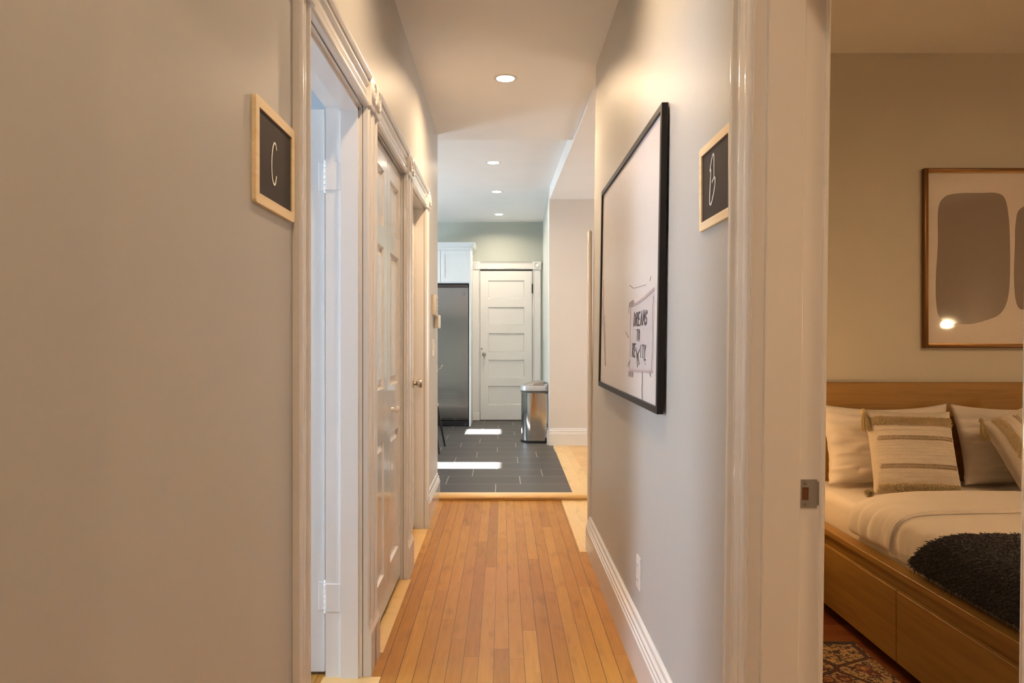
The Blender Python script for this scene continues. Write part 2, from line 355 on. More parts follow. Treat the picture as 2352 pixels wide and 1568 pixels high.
bm = newbm(); box(bm, -3.6, -.63, .4, 3.4, 2.7, 2.8); struct('ceiling_side_room', bm, MAT['wallroom'], 'ceiling of the left room', 'ceiling')
# floors
bm = newbm(); box(bm, -.64, .437, -2.6, 5.55, -.08, 0); box(bm, .437, .66, -2.6, 4.25, -.08, 0)
struct('floor_hall', bm, MAT['floor'], 'honey coloured narrow strip hardwood floor running down the hallway', 'floor')
bm = newbm(); box(bm, .437, .75, 4.25, 5.55, -.08, .001); box(bm, .437, .52, 4.2, 4.25, -.08, .0008)
struct('trim_1', bm, MAT['maple'], 'pale yellow maple floor boards at the end of the right wall', 'floor')
bm = newbm(); box(bm, .75, 4.1, 4.25, 5.55, -.08, 0); box(bm, .71, 4.1, 5.6, 8.13, -.08, .04)
struct('floor_living', bm, MAT['floorliv'], 'orange strip floor of the living room with boards running crosswise', 'floor')
bm = newbm(); quadbox(bm, [(-3.5, 5.61), (.528, 5.61), (.55, 8.13), (.60, 10.6), (-3.5, 10.6)], -.08, .04)
struct('floor_kitchen', bm, MAT['tile'], 'grey wood look tile floor of the kitchen with pale grout', 'floor')
bm = newbm(); quadbox(bm, [(.528, 5.61), (.71, 5.61), (.71, 8.13), (.55, 8.13)], -.08, .0405)
struct('trim_2', bm, MAT['maple'], 'pale maple border along the right edge of the grey tiles', 'floor')
bm = newbm()
pr = [(5.625, -.05), (5.625, .0415), (5.555, .0415), (5.54, .038), (5.531, .029), (5.528, .02), (5.531, .011), (5.54, .004), (5.54, -.05)]
prism(bm, pr, lambda u, v, l: (l, u, v), -.50, 4.05)
struct('trim_3', bm, MAT['maplex'], 'pale rounded maple threshold step between hallway and kitchen', 'threshold', smooth=True)
bm = newbm(); box(bm, .64, 4.9, -1.3, 3.76, -.08, 0); struct('floor_bedroom', bm, MAT['floorbed'], 'dark red brown strip floor of the bedroom', 'floor')
bm = newbm(); box(bm, -3.6, -.64, .4, 3.4, -.08, 0); struct('floor_side_room', bm, MAT['floor'], 'wood floor of the left room', 'floor')
bm = newbm(); box(bm, -.64, -.436, 1.86, 2.644, -.05, .002); struct('trim_4', bm, MAT['maplex'], 'pale board set across the nearest left doorway', 'threshold')
bm = newbm(); box(bm, -.60, -.462, 2.85, 3.715, -.05, .002); struct('trim_5', bm, MAT['maplex'], 'pale floor strip under the white folding closet door', 'threshold')
bm = newbm(); box(bm, -.60, -.474, 3.92, 4.70, -.05, .002); struct('trim_6', bm, MAT['maplex'], 'pale floor strip in the farthest left doorway', 'threshold')
# baseboards:  profile (projection, height)
BB = [(0, 0), (.025, 0), (.026, .13), (.022, .137), (.023, .146), (.018, .152), (.019, .164), (.012, .172), (.010, .186), (.004, .192), (0, .193)]
def baseboard(name, segs, label, h=1.0, m='trim', shear=False):
    bm = newbm()
    for p0, p1, nrm, z0 in segs:
        p0, p1, nrm = Vector((*p0, 0)), Vector((*p1, 0)), Vector((*nrm, 0))
        prism(bm, BB, lambda u, v, l: p0.lerp(p1, l) + nrm*u + Vector((0, 0, z0+v*h)), 0, 1)
    return struct(name, bm, MAT[m], label, 'baseboard', shear=shear)
baseboard('baseboard_right', [((XR, 1.645), (XR, 4.25), (-1, 0), 0)], 'white moulded baseboard along the right hallway wall', shear=True)
baseboard('baseboard_left', [((XL, 4.82), (XL, 5.60), (1, 0), 0), ((XL, -2.5), (XL, 1.76), (1, 0), 0)], 'white moulded baseboard at the far end of the left hallway wall', 1.02)
baseboard('baseboard_living', [((.507, 8.114), (4, 8.114), (0, -1), .04)], 'white moulded baseboard under the pale wall right of the bin', .98)
baseboard('baseboard_kitchen', [((.508, 8.12), (.572, 10.58), (-1, 0), .04)], 'white baseboard along the narrow kitchen side wall')
bm = newbm(); box(bm, -.44, -.328, 10.553, 10.58, .04, .17, .004)
struct('baseboard_kitchen_door', bm, MAT['trim'], 'short white plinth left of the kitchen door', 'baseboard')
baseboard('baseboard_bedroom', [((.66, 3.75), (4.8, 3.75), (0, -1), 0)], 'white baseboard behind the bed', .7)
# rounded glossy end guard on the right wall
bm = newbm(); box(bm, .489, .512, 4.235, 4.30, 0, 1.83, .010, 4)
struct('trim_7', bm, MAT['wallliv'], 'tall pale corner guard on the far end of the right hallway wall', 'trim', smooth=True)
# ------------------------------------------------------------------ door frames
CW = .095
CP = [(0, 0), (0, .016), (.006, .021), (.014, .023), (.020, .020), (.023, .014), (.030, .012), (.036, .016), (.042, .018), (.047, .019),
      (.053, .018), (.059, .016), (.065, .012), (.072, .014), (.075, .020), (.081, .023), (.089, .021), (.095, .016), (.095, 0)]
def side_frame(root, sgn, y0, y1, zt, jx0, jx1, shear=False, stop=None, CW=.095):
    """casing on a wall running along Y. sgn=+1 faces +X from the left wall, -1 faces -X from the right wall"""
    X0 = XL if sgn > 0 else XR; k_ = CW/.095; CPk = [(u*k_, v) for u, v in CP]
    fx = lambda d: X0 + sgn*d
    for a, mirror in ((y0-CW, False), (y1, True)):
        bm = newbm(); prism(bm, CPk, lambda u, v, l: (fx(v), a+u, l), .17, zt)
        obj('casing', bm, MAT['trim'], root, smooth=True, shear=shear, angle=50)
        bm = newbm()
        prism(bm, [(0, 0), (.030, 0), (.030, .15), (.024, .165), (.020, .18), (0, .18)], lambda u, v, l: (fx(u), l, v), a-.002, a+CW+.002)
        obj('plinth_block', bm, MAT['trim'], root, shear=shear)
        bm = newbm(); box(bm, min(fx(0), fx(.030)), max(fx(0), fx(.030)), a-.004, a+CW+.004, zt, zt+.115, .003)
        blk = obj('corner_block', bm, MAT['trim'], root, shear=shear)
        bm = newbm()
        cx = fx(.030) + (LEAN*(zt+.0575) if shear else 0)
        lathe(bm, [(.040, -.004), (.040, .004), (.036, .008), (.032, .004), (.027, .001), (.022, .006), (.018, .008), (.014, .004), (.009, .003), (.005, .007), (0, .008)],
              (cx, a+CW/2, zt+.0575), (sgn, 0, 0), 28)
        obj('rosette', bm, MAT['trim'], blk, smooth=True, angle=60)
    bm = newbm()
    prism(bm, CP, lambda u, v, l: (fx(v), l, zt+u), y0, y1)
    prism(bm, [(0, CW-.002), (.028, CW-.002), (.034, CW+.006), (.034, CW+.014), (0, CW+.016)], lambda u, v, l: (fx(u), l, zt+v), y0+.004, y1-.004)
    obj('head_casing', bm, MAT['trim'], root, smooth=True, shear=shear, angle=50)
    # jamb lining
    bm = newbm(); a, b = min(jx0, jx1), max(jx0, jx1)
    box(bm, a, b, y0+.0-.012, y0+.006, 0, zt+.006); box(bm, a, b, y1-.006, y1+.012, 0, zt+.006); box(bm, a, b, y0-.012, y1+.012, zt-.006, zt+.012)
    if stop:
        s0, s1 = stop
        box(bm, s0, s1, y0+.004, y0+.018, 0, zt-.004); box(bm, s0, s1, y1-.018, y1-.004, 0, zt-.004); box(bm, s0, s1, y0+.004, y1-.004, zt-.018, zt-.004)
    obj('jamb', bm, MAT['trim'], root, shear=shear)
# --- door 1: nearest left, open into the side room
d1 = thing('door_1', 'nearest white doorway on the left, its door swung open into a daylit room', 'door', (-.5, 2.25, 0), kind='structure')
side_frame(d1, 1, 1.855, 2.648, 2.04, XL-.133, XL-.002, stop=(-.577, -.515))
bm = newbm(); box(bm, -1.42, -.640, 2.662, 2.70, .01, 2.035, .003)
leaf = obj('door_leaf', bm, MAT['trimsoft'], d1)
for z in (1.79, .285):
    bm = newbm()
    box(bm, -.632, -.580, 2.638, 2.643, z-.05, z+.05, .001)
    box(bm, -.662, -.640, 2.6585, 2.664, z-.05, z+.05, .001)
    for k in range(5): lathe(bm, [(.0072, -.009), (.0078, -.008), (.0078, .008), (.0072, .009)], (-.634, 2.651, z-.04+k*.02), (0, 0, 1), 12)
    lathe(bm, [(.004, 0), (.008, .004), (.006, .010), (0, .013)], (-.634, 2.651, z+.049), (0, 0, 1), 12)
    lathe(bm, [(.004, 0), (.008, -.004), (.006, -.010), (0, -.013)], (-.634, 2.651, z-.049), (0, 0, 1), 12)
    obj('hinge', bm, MAT['trim'], d1, smooth=True)
# --- door 2: bifold closet
def raised_panel_leaf(bm, fx, y0, y1, z0, z1, rows, stile, depth=.012):
    """flat leaf facing fx(d); rows = list of (za, zb) panels"""
    # stiles and rails as boxes, panels as bevelled frames
    def bx(a, b, c, d, d0, d1): box(bm, min(fx(d0), fx(d1)), max(fx(d0), fx(d1)), a, b, c, d)
    bx(y0, y0+stile, z0, z1, -.028, 0); bx(y1-stile, y1, z0, z1, -.028, 0)
    zs = [z0] + [q for r in rows for q in r] + [z1]
    zs = sorted(zs)
    for i in range(0, len(zs), 2): bx(y0+stile, y1-stile, zs[i], zs[i+1], -.028, 0)
    for za, zb in rows:
        a, b = y0+stile, y1-stile
        def ring(i, d): return [bm.verts.new((fx(d), y, z)) for y, z in ((a+i, za+i), (b-i, za+i), (b-i, zb-i), (a+i, zb-i))]
        rs = [ring(0, 0), ring(.008, -depth), ring(.020, -depth), ring(.042, -.003)]
        for r0, r1 in zip(rs, rs[1:]):
            for k in range(4): bm.faces.new([r0[k], r0[(k+1) % 4], r1[(k+1) % 4], r1[k]])
        bm.faces.new(rs[-1])
d2 = thing('door_2', 'white panelled folding closet door in the middle of the left wall', 'door', (-.51, 3.27, 0), kind='structure')
side_frame(d2, 1, 2.832, 3.722, 2.04, -.60, XL-.002)
for ya, yb in ((2.842, 3.275), (3.279, 3.712)):
    bm = newbm(); raised_panel_leaf(bm, lambda d: -.512+d, ya, yb, .035, 2.025, [(.19, .775), (.995, 1.60), (1.69, 1.93)], .085)
    lf = obj('door_leaf', bm, MAT['trim'], d2)
    if ya > 3:
        bm = newbm(); lathe(bm, [(.009, -.002), (.008, .012), (.012, .018), (.017, .024), (.017, .030), (.010, .036), (0, .037)], (-.512, 3.40, .885), (1, 0, 0), 20)
        obj('knob', bm, MAT['trim'], lf, smooth=True)
bm = newbm(); box(bm, -.63, -.615, 2.815, 3.735, 0, 2.055); obj('closet_light_stop', bm, MAT['gap'], d2)  # unseen board behind the leaves, widened to block a sun leak
# --- door 3: closed and recessed
d3 = thing('door_3', 'farthest left doorway with a closed plain white door set deep in its frame', 'door', (-.56, 4.3, 0), kind='structure')
side_frame(d3, 1, 3.917, 4.712, 2.04, -.62, XL-.002)
bm = newbm(); box(bm, -.60, -.562, 3.925, 4.703, .03, 2.03, .002); lf = obj('door_leaf', bm, MAT['trim'], d3)
bm = newbm(); lathe(bm, [(.030, -.001), (.030, .004), (.014, .007), (.012, .022), (.022, .028), (.027, .036), (.027, .052), (.024, .058), (0, .059)], (-.562, 4.62, .93), (1, 0, 0), 24)
obj('knob', bm, MAT['nickel'], lf, smooth=True)
bm = newbm(); box(bm, -.63, -.622, 3.895, 4.725, 0, 2.055); obj('backing', bm, MAT['gap'], d3)
# --- door 4: the bedroom doorway on the right
d4 = thing('door_4', 'wide white bedroom doorway in the right foreground with a strike plate', 'door', (.5, 1.1, 0), kind='structure')
side_frame(d4, -1, .708, 1.505, 2.04, XR-.013, XR+.133, shear=True, CW=.138)
bm = newbm(); box(bm, .512, .587, 1.486, 1.502, 0, 2.03, .002); box(bm, .512, .587, .712, .728, 0, 2.03, .002); box(bm, .512, .587, .712, 1.502, 2.018, 2.034)
obj('door_stop', bm, MAT['trim'], d4, shear=True)
bm = newbm(); box(bm, .630, .640, 1.493, 1.60, 0, 2.03, .003); obj('inner_casing', bm, MAT['trim'], d4, shear=True)
# strike plate
bm = newbm()
z0, z1 = .868, .925; x0, x1 = .5885, .624; Y = 1.4975
hx0, hx1, hz0, hz1 = .5935, .607, .883, .909
for a, b, c, d in ((x0, x1, z0, hz0), (x0, x1, hz1, z1), (x0, hx0, hz0, hz1), (hx1, x1, hz0, hz1)): box(bm, a, b, Y-.0012, Y+.0005, c, d)
n = 8; pts = [(x1 + .010*math.sin(PI/2*k/n), Y + .010*(1-math.cos(PI/2*k/n))) for k in range(n+1)]
for (xa, ya), (xb, yb) in zip(pts, pts[1:]):
    vs = [bm.verts.new(p) for p in ((xa, ya, z0+.003), (xb, yb, z0+.006), (xb, yb, z1-.006), (xa, ya, z1-.003))]; bm.faces.new(vs)
sp = obj('strike_plate', bm, plain('dull_steel_plate', (.34, .32, .30), .4, .3), d4, shear=True)
bm = newbm(); box(bm, hx0, hx1, Y-.0004, Y+.0004, hz0, hz1); obj('latch_hole', bm, plain('rusty_latch_hole', (.16, .06, .02), .7), sp, shear=True)
for z in (z0+.008, z1-.007):
    bm = newbm(); lathe(bm, [(.0035, 0), (.003, .0012), (0, .0014)], (.600, Y-.0012, z), (0, -1, 0), 12); obj('screw', bm, MAT['nickel'], sp, shear=True)
# --- door 5: kitchen
d5 = thing('door_5', 'old white five panel door at the far end of the kitchen', 'door', (.05, 10.57, .04), kind='structure')
KX0, KX1, KZ0, KZ1 = -.322, .417, .05, 2.172; ys = 10.560
def pz(y): return 1.21 + (777-y)/160.7
rows = [(pz(b), pz(a)) for a, b in ((644, 686), (705, 747), (765, 808), (826, 868), (886, 929))]
bm = newbm()
box(bm, KX0, KX0+.112, ys, ys+.018, KZ0, KZ1, 0); box(bm, KX1-.112, KX1, ys, ys+.018, KZ0, KZ1, 0)
zs = sorted([KZ0, KZ1] + [q for r in rows for q in r])
for i in range(0, len(zs), 2): box(bm, KX0+.112, KX1-.112, ys, ys+.018, zs[i], zs[i+1])
for za, zb in rows:
    a, b = KX0+.112, KX1-.112
    def ring(i, d): return [bm.verts.new((x, ys+d, z)) for x, z in ((a+i, za+i), (b-i, za+i), (b-i, zb-i), (a+i, zb-i))]
    rs = [ring(0, 0), ring(.010, .014)]
    for k in range(4): bm.faces.new([rs[0][k], rs[0][(k+1) % 4], rs[1][(k+1) % 4], rs[1][k]])
    bm.faces.new(rs[1])
lf = obj('door_leaf', bm, MAT['trimsoft'], d5)
bm = newbm(); lathe(bm, [(.026, 0), (.026, .005), (.010, .010), (.010, .022), (.022, .030), (.030, .040), (.028, .055), (.015, .062), (0, .063)], (-.266, ys, .985), (0, -1, 0), 24)
obj('knob', bm, MAT['crystal'], lf, smooth=True)
bm = newbm(); lathe(bm, [(.011, 0), (.011, .003), (0, .004)], (-.302, ys, 1.062), (0, -1, 0), 14); obj('key_escutcheon', bm, MAT['darkgrey'], lf, smooth=True)
bm = newbm(); box(bm, -.342, -.320, ys-.004, ys+.002, .945, 1.04); obj('latch_plate', bm, MAT['nickel'], d5)
for z in (1.92, .35):
    bm = newbm(); lathe(bm, [(.004, -.07), (.010, -.065), (.010, .065), (.004, .07)], (.420, ys-.008, z), (0, 0, 1), 12); obj('hinge', bm, MAT['black'], d5, smooth=True)
bm = newbm()
KC = [(0, 0), (0, .020), (.008, .026), (.018, .024), (.022, .016), (.10, .016), (.104, .024), (.114, .026), (.120, .018), (.120, 0)]
prism(bm, KC, lambda u, v, l: (-.445+u, 10.58-v, l), .17, 2.195); obj('casing', bm, MAT['trimsoft'], d5)
bm = newbm(); prism(bm, KC, lambda u, v, l: (.424+u, 10.58-v, l), .04, 2.195); obj('casing', bm, MAT['trimsoft'], d5)
bm = newbm(); prism(bm, KC, lambda u, v, l: (l, 10.58-v, 2.195+u*.90), -.33, .43)
prism(bm, [(0, .104), (.03, .104), (.036, .112), (0, .116)], lambda u, v, l: (l, 10.58-u, 2.195+v), -.33, .43); obj('head_casing', bm, MAT['trimsoft'], d5)
for x in (-.447, .424):
    bm = newbm(); box(bm, x, x+.124, 10.546, 10.58, 2.193, 2.306, .003); blk = obj('corner_block', bm, MAT['trimsoft'], d5)
    bm = newbm(); lathe(bm, [(.042, 0), (.042, .008), (.034, .010), (.026, .004), (.02, .008), (.010, .009), (0, .010)], (x+.062, 10.546, 2.25), (0, -1, 0), 24)
    obj('rosette', bm, MAT['trimsoft'], blk, smooth=True)
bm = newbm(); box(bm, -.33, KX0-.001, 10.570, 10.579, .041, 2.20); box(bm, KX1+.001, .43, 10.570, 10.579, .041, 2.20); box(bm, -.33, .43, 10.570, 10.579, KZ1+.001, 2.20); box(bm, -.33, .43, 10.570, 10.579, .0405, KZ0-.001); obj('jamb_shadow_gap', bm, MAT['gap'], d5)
# ------------------------------------------------------------------ windows out of frame (glass passes sun, opaque blinds have area lights in front)
def window(name, label, x, ya, yb, za, zb, bars=0, blind=False):
    w_ = thing(name, label, 'window', (x, (ya+yb)/2, za), kind='structure'); bm = newbm()
    for a, b, c, d in ((ya-.05, ya, za-.05, zb+.05), (yb, yb+.05, za-.05, zb+.05), (ya, yb, za-.05, za), (ya, yb, zb, zb+.05)): box(bm, x-.015, x+.015, a, b, c, d)
    obj('window_frame', bm, MAT['trimsoft'], w_)
    bm = newbm(); box(bm, x-.003, x+.003, ya, yb, za, zb); obj('pane', bm, MAT['blind' if blind else 'glass'], w_)
window('window_1', 'slim kitchen window letting in the near band of sun', -3.385, 6.66, 7.0, .95, 2.0)
window('window_2', 'added kitchen window with an opaque blind keeping the sun out', -3.385, 7.35, 8.65, 1.0, 2.1, blind=True)  # added window: its blind stops the sun, a fill light stands in front
window('window_3', 'small high kitchen window letting in the far band of sun', -3.385, 9.05, 9.55, 1.68, 2.0)
window('window_4', 'daylit window of the left room', -3.465, 1.4, 2.6, .8, 2.1, blind=True)
window('window_5', 'living room window', 3.985, 5.5, 7.2, .8, 2.2, blind=True)
# ------------------------------------------------------------------ recessed lights
def downlight(x, y, z, label, power, color, ems=14):
    t = thing('recessed_light', label, 'ceiling light', (x, y, z), 'round recessed ceiling lights')
    bm = newbm(); lathe(bm, [(.052, 0), (.052, -.002), (.056, -.004), (.066, -.004), (.072, -.001), (.072, 0)], (x, y, z), (0, 0, 1), 32)
    obj('trim_ring', bm, MAT['plate'], t, smooth=True)
    bm = newbm(); lathe(bm, [(.053, -.0035), (.053, -.0015)], (x, y, z), (0, 0, 1), 32); obj('lens', bm, MAT['led'], t)
    area('lamp_light', (0, 0, -.008), (0, 0, 0), .10, .10, power, color, 156, 'DISK', t)
    return t
downlight(.016, 4.44, CH, 'lit recessed light in the hallway ceiling, nearest and largest of the four', 12, WARM)
downlight(.016, 2.35, CH, 'lit recessed light of the hallway ceiling above the frame', 7, WARM)
downlight(.016, .25, CH, 'lit recessed light of the hallway ceiling behind the viewer', 5, WARM)
downlight(-.090, 6.99, CK, 'lit recessed kitchen light nearest the hallway, second from the front', 8, NEUT)
downlight(-.069, 8.38, CK, 'lit recessed kitchen light in the middle, third from the front', 8, NEUT)
downlight(-.052, 9.91, CK, 'lit recessed kitchen light nearest the back door, smallest', 8, NEUT)
fm = thing('fill_lamp', 'unseen round ceiling lamp added as hallway fill behind the viewer', 'ceiling light', (0, -1.35, CH))  # fill light added behind the camera, shaped as a ceiling fixture
bm = newbm(); lathe(bm, [(.16, 0), (.16, -.02), (.15, -.03), (.15, -.02), (.15, 0)], (0, -1.35, CH), (0, 0, 1), 32); obj('lamp_rim', bm, MAT['plate'], fm, smooth=True)
bm = newbm(); lathe(bm, [(.148, -.02), (.14, -.045), (.10, -.065), (0, -.075)], (0, -1.35, CH), (0, 0, 1), 32); obj('lamp_bowl', bm, MAT['led'], fm, smooth=True)
area('lamp_light', (0, 0, -.09), (0, 0, 0), .3, .3, 5, WARM, 180, 'DISK', fm)
# ------------------------------------------------------------------ chalkboards
def stroke(bm, pts, fn, r=.0022, th=.0008):
    """one continuous ribbon of half width r along the 2-D points, raised by th"""
    P = []
    for p in pts:
        p = Vector((p[0], p[1]))
        if not P or (p-P[-1]).length > 1e-5: P.append(p)
    if len(P) < 2: return
    L, Rr = [], []
    for k, p in enumerate(P):
        d0 = (p-P[k-1]).normalized() if k else None; d1 = (P[k+1]-p).normalized() if k < len(P)-1 else None
        if d0 is None: d0 = d1
        if d1 is None: d1 = d0
        t = d0+d1; t = t.normalized() if t.length > .2 else d1
        nn = Vector((-t.y, t.x)); m = 1/max(.55, abs(nn.dot(Vector((-d1.y, d1.x)))))
        e = t*r*.4*(-1 if k == 0 else (1 if k == len(P)-1 else 0))
        L.append(p+nn*r*m+e); Rr.append(p-nn*r*m+e)
    lo = [[bm.verts.new(fn(q.x, q.y, 0)) for q in S] for S in (L, Rr)]; hi = [[bm.verts.new(fn(q.x, q.y, th)) for q in S] for S in (L, Rr)]
    for k in range(len(P)-1):
        bm.faces.new([hi[0][k], hi[0][k+1], hi[1][k+1], hi[1][k]]); bm.faces.new([lo[0][k], lo[1][k], lo[1][k+1], lo[0][k+1]])
        for s_ in (0, 1): bm.faces.new([lo[s_][k], lo[s_][k+1], hi[s_][k+1], hi[s_][k]])
    for k in (0, len(P)-1): bm.faces.new([lo[0][k], hi[0][k], hi[1][k], lo[1][k]])
def smoothpts(p, n=8):
    out = []; P = [p[0]] + list(p) + [p[-1]]
    for i in range(1, len(P)-2):
        for k in range(n):
            t = k/n; a, b, c, d = P[i-1], P[i], P[i+1], P[i+2]
            out.append(tuple(.5*((2*b[j]) + (-a[j]+c[j])*t + (2*a[j]-5*b[j]+4*c[j]-d[j])*t*t + (-a[j]+3*b[j]-3*c[j]+d[j])*t**3) for j in (0, 1)))
    out.append(p[-1]); return out
def chalkboard(label, sgn, y0, y1, z0, z1, x_wall, strokes, th=.0085):
    fx = lambda d: x_wall + sgn*d
    t = thing('chalkboard', label, 'chalkboard', (x_wall, (y0+y1)/2, (z0+z1)/2))
    bm = newbm(); f = .022
    o8 = []
    def rr(i, r): # rounded rect ring
        a, b, c, d = y0+i, y1-i, z0+i, z1-i; pts = []
        for cy, cz, s in ((b-r, d-r, 0), (a+r, d-r, 1), (a+r, c+r, 2), (b-r, c+r, 3)):
            for k in range(5): an = PI/2*s + PI/2*k/4; pts.append((cy+r*math.cos(an), cz+r*math.sin(an)))
        return pts
    ro, ri = rr(0, .010), rr(f, .0005)
    V = lambda P, d: [bm.verts.new((fx(d), y, z)) for y, z in P]
    r0, r1, r1b, r2, r3 = V(ro, 0), V(ro, th-.001), V(rr(.001, .009), th), V(ri, th), V(ri, .002)
    for A, B in ((r0, r1), (r1, r1b), (r1b, r2), (r2, r3), (r3, r0)):
        for k in range(len(A)): bm.faces.new([A[k], A[(k+1) % len(A)], B[(k+1) % len(A)], B[k]])
    obj('frame', bm, MAT['pine'], t)
    bm = newbm(); box(bm, min(fx(.001), fx(.005)), max(fx(.001), fx(.005)), y0+.018, y1-.018, z0+.018, z1-.018)
    sl_ = obj('slate', bm, MAT['slate'], t)
    bm = newbm()
    for s in strokes: stroke(bm, smoothpts(s), lambda u, v, d: (fx(.0052+d), u, v), .0024)
    obj('chalk_letter', bm, MAT['chalk'], sl_)
# letter C (reads near to far on the left wall)
chalkboard('small wood framed chalkboard with a chalk letter C on the left wall', 1, 1.474, 1.748, 1.482, 1.700, XL,
    [[(1.617, 1.621), (1.609, 1.632), (1.597, 1.629), (1.586, 1.607), (1.583, 1.580), (1.587, 1.556), (1.597, 1.543), (1.608, 1.546), (1.616, 1.563)]])
xr_b = XR + LEAN*1.59
chalkboard('small wood framed chalkboard with a chalk letter B on the right wall', -1, 1.658, 1.930, 1.486, 1.700, xr_b,
    [[(1.830, 1.628), (1.832, 1.610), (1.838, 1.575), (1.841, 1.550), (1.832, 1.541), (1.815, 1.553), (1.797, 1.578), (1.794, 1.596), (1.802, 1.602), (1.820, 1.594)],
     [(1.838, 1.625), (1.826, 1.646), (1.812, 1.660), (1.803, 1.655), (1.803, 1.625), (1.803, 1.602)]])
# ------------------------------------------------------------------ the large framed print
P0, P1, PZ0, PZ1 = 2.32, 3.745, .972, 1.950
pic = thing('picture_frame', 'large black framed poster hung on the right hallway wall', 'picture', (.50, 3.03, PZ0))
def xf(z, d): return .4865 + .0165*(z-PZ0) + d - .004      # front plane, leaning out with the wall
PF, FT = .022, .020
def fbox(bm, y0, y1, z0, z1, d0, d1):
    vs = [bm.verts.new((xf(z, d), y, z)) for d in (d0, d1) for y in (y0, y1) for z in (z0, z1)]
    for f in [(0,1,3,2), (4,6,7,5), (0,4,5,1), (2,3,7,6), (0,2,6,4), (1,5,7,3)]: bm.faces.new([vs[i] for i in f])
for a, b, c, d in ((P0, P0+PF, PZ0, PZ1), (P1-PF, P1, PZ0, PZ1), (P0+PF, P1-PF, PZ0, PZ0+PF), (P0+PF, P1-PF, PZ1-PF, PZ1)):
    bm = newbm(); fbox(bm, a, b, c, d, 0, FT); obj('frame_bar', bm, MAT['frameblack'], pic)
bm = newbm(); fbox(bm, P0+PF-.002, P1-PF+.002, PZ0+PF-.002, PZ1-PF+.002, .008, .016); post = obj('poster_sheet', bm, MAT['poster'], pic)
bm = newbm(); fbox(bm, P0+.15, P1-.15, PZ1-.07, PZ1-.03, FT-.004, .0365); obj('hanging_rail', bm, MAT['frameblack'], pic)
bm = newbm(); fbox(bm, P0+.15, P1-.15, PZ0+.03, PZ0+.06, FT-.004, .034); obj('spacer_rail', bm, MAT['frameblack'], pic)
pf = lambda u, v, d: (xf(v, .0078-d), u, v)
S0, S1 = 2.425, 2.872
bm = newbm(); vs = [bm.verts.new(pf(u, v, .0004)) for u, v in ((S0, 1.096), (S0, 1.362), (2.62, 1.347), (2.76, 1.338), (S1, 1.338), (S1, 1.086))]; bm.faces.new(vs)
sign = obj('drawn_banner', bm, MAT['postersign'], post)
bm = newbm()
stroke(bm, smoothpts([(S1, 1.336), (2.76, 1.338), (2.62, 1.349), (2.50, 1.364), (S0, 1.372)]), lambda u, v, d: pf(u, v, .0006+d), .0055)
stroke(bm, [(S1, 1.086), (2.43, 1.100)], lambda u, v, d: pf(u, v, .0006+d), .0045)
stroke(bm, [(S1-.004, 1.09), (S1-.004, 1.335)], lambda u, v, d: pf(u, v, .0006+d), .0022)
stroke(bm, smoothpts([(2.452, 1.10), (2.440, 1.18), (2.436, 1.22), (2.446, 1.28), (2.44, 1.35)]), lambda u, v, d: pf(u, v, .0006+d), .0016)
for zz in (1.243, 1.192): stroke(bm, [(S1-.02, zz), (2.45, zz+.004)], lambda u, v, d: pf(u, v, .0006+d), .0007)
obj('banner_rods', bm, MAT['pinkink'], sign)
bm = newbm(); stroke(bm, [(2.885, 1.341), (2.815, 1.346)], lambda u, v, d: pf(u, v, .0009+d), .010); obj('ink_mark', bm, MAT['inksoft'], post)
bm = newbm(); stroke(bm, [(2.885, 1.072), (2.80, 1.073)], lambda u, v, d: pf(u, v, .0009+d), .009); obj('ink_mark', bm, MAT['inksoft'], post)
bm = newbm(); stroke(bm, [(2.895, 1.345), (2.91, 1.325), (2.905, 1.31)], lambda u, v, d: pf(u, v, .0009+d), .0025); obj('ink_mark', bm, MAT['inksoft'], post)
bm = newbm(); stroke(bm, [(2.86, 1.125), (2.90, 1.108), (2.90, 1.10)], lambda u, v, d: pf(u, v, .0009+d), .003); obj('ink_mark', bm, MAT['inksoft'], post)
bm = newbm(); stroke(bm, smoothpts([(2.612, 1.092), (2.607, 1.06), (2.612, 1.03), (2.600, .996)]), lambda u, v, d: pf(u, v, .0009+d), .0028); obj('ink_mark', bm, MAT['inksoft'], post)
bm = newbm(); stroke(bm, [(2.475, 1.092), (2.462, 1.085), (2.47, 1.098)], lambda u, v, d: pf(u, v, .0009+d), .003); obj('ink_mark', bm, MAT['inksoft'], post)
bm = newbm(); stroke(bm, [(2.90, 1.418), (2.82, 1.402)], lambda u, v, d: pf(u, v, .0006+d), .0016); obj('pencil_line', bm, MAT['inksoft'], post)
bm = newbm(); stroke(bm, [(2.82, 1.401), (2.57, 1.396)], lambda u, v, d: pf(u, v, .0006+d), .0010); obj('pencil_line', bm, MAT['inksoft'], post)
bm = newbm(); stroke(bm, [(2.50, 1.405), (2.485, 1.418)], lambda u, v, d: pf(u, v, .0006+d), .0012); obj('pencil_line', bm, MAT['inksoft'], post)
bm = newbm(); stroke(bm, [(2.975, 1.236), (2.90, 1.212)], lambda u, v, d: pf(u, v, .0006+d), .0018); obj('pencil_line', bm, MAT['inksoft'], post)
bm = newbm(); stroke(bm, smoothpts([(3.66, 1.50), (3.655, 1.38), (3.61, 1.22), (3.56, 1.08)]), lambda u, v, d: pf(u, v, .0006+d), .0022); obj('pencil_line', bm, MAT['inksoft'], post)
bm = newbm(); stroke(bm, smoothpts([(3.60, 1.32), (3.57, 1.20), (3.54, 1.08)]), lambda u, v, d: pf(u, v, .0006+d), .002); obj('pencil_line', bm, MAT['inksoft'], post)
bm = newbm(); stroke(bm, [(2.60, 1.145), (2.55, 1.118)], lambda u, v, d: pf(u, v, .0006+d), .001); obj('pencil_line', bm, MAT['inksoft'], post)
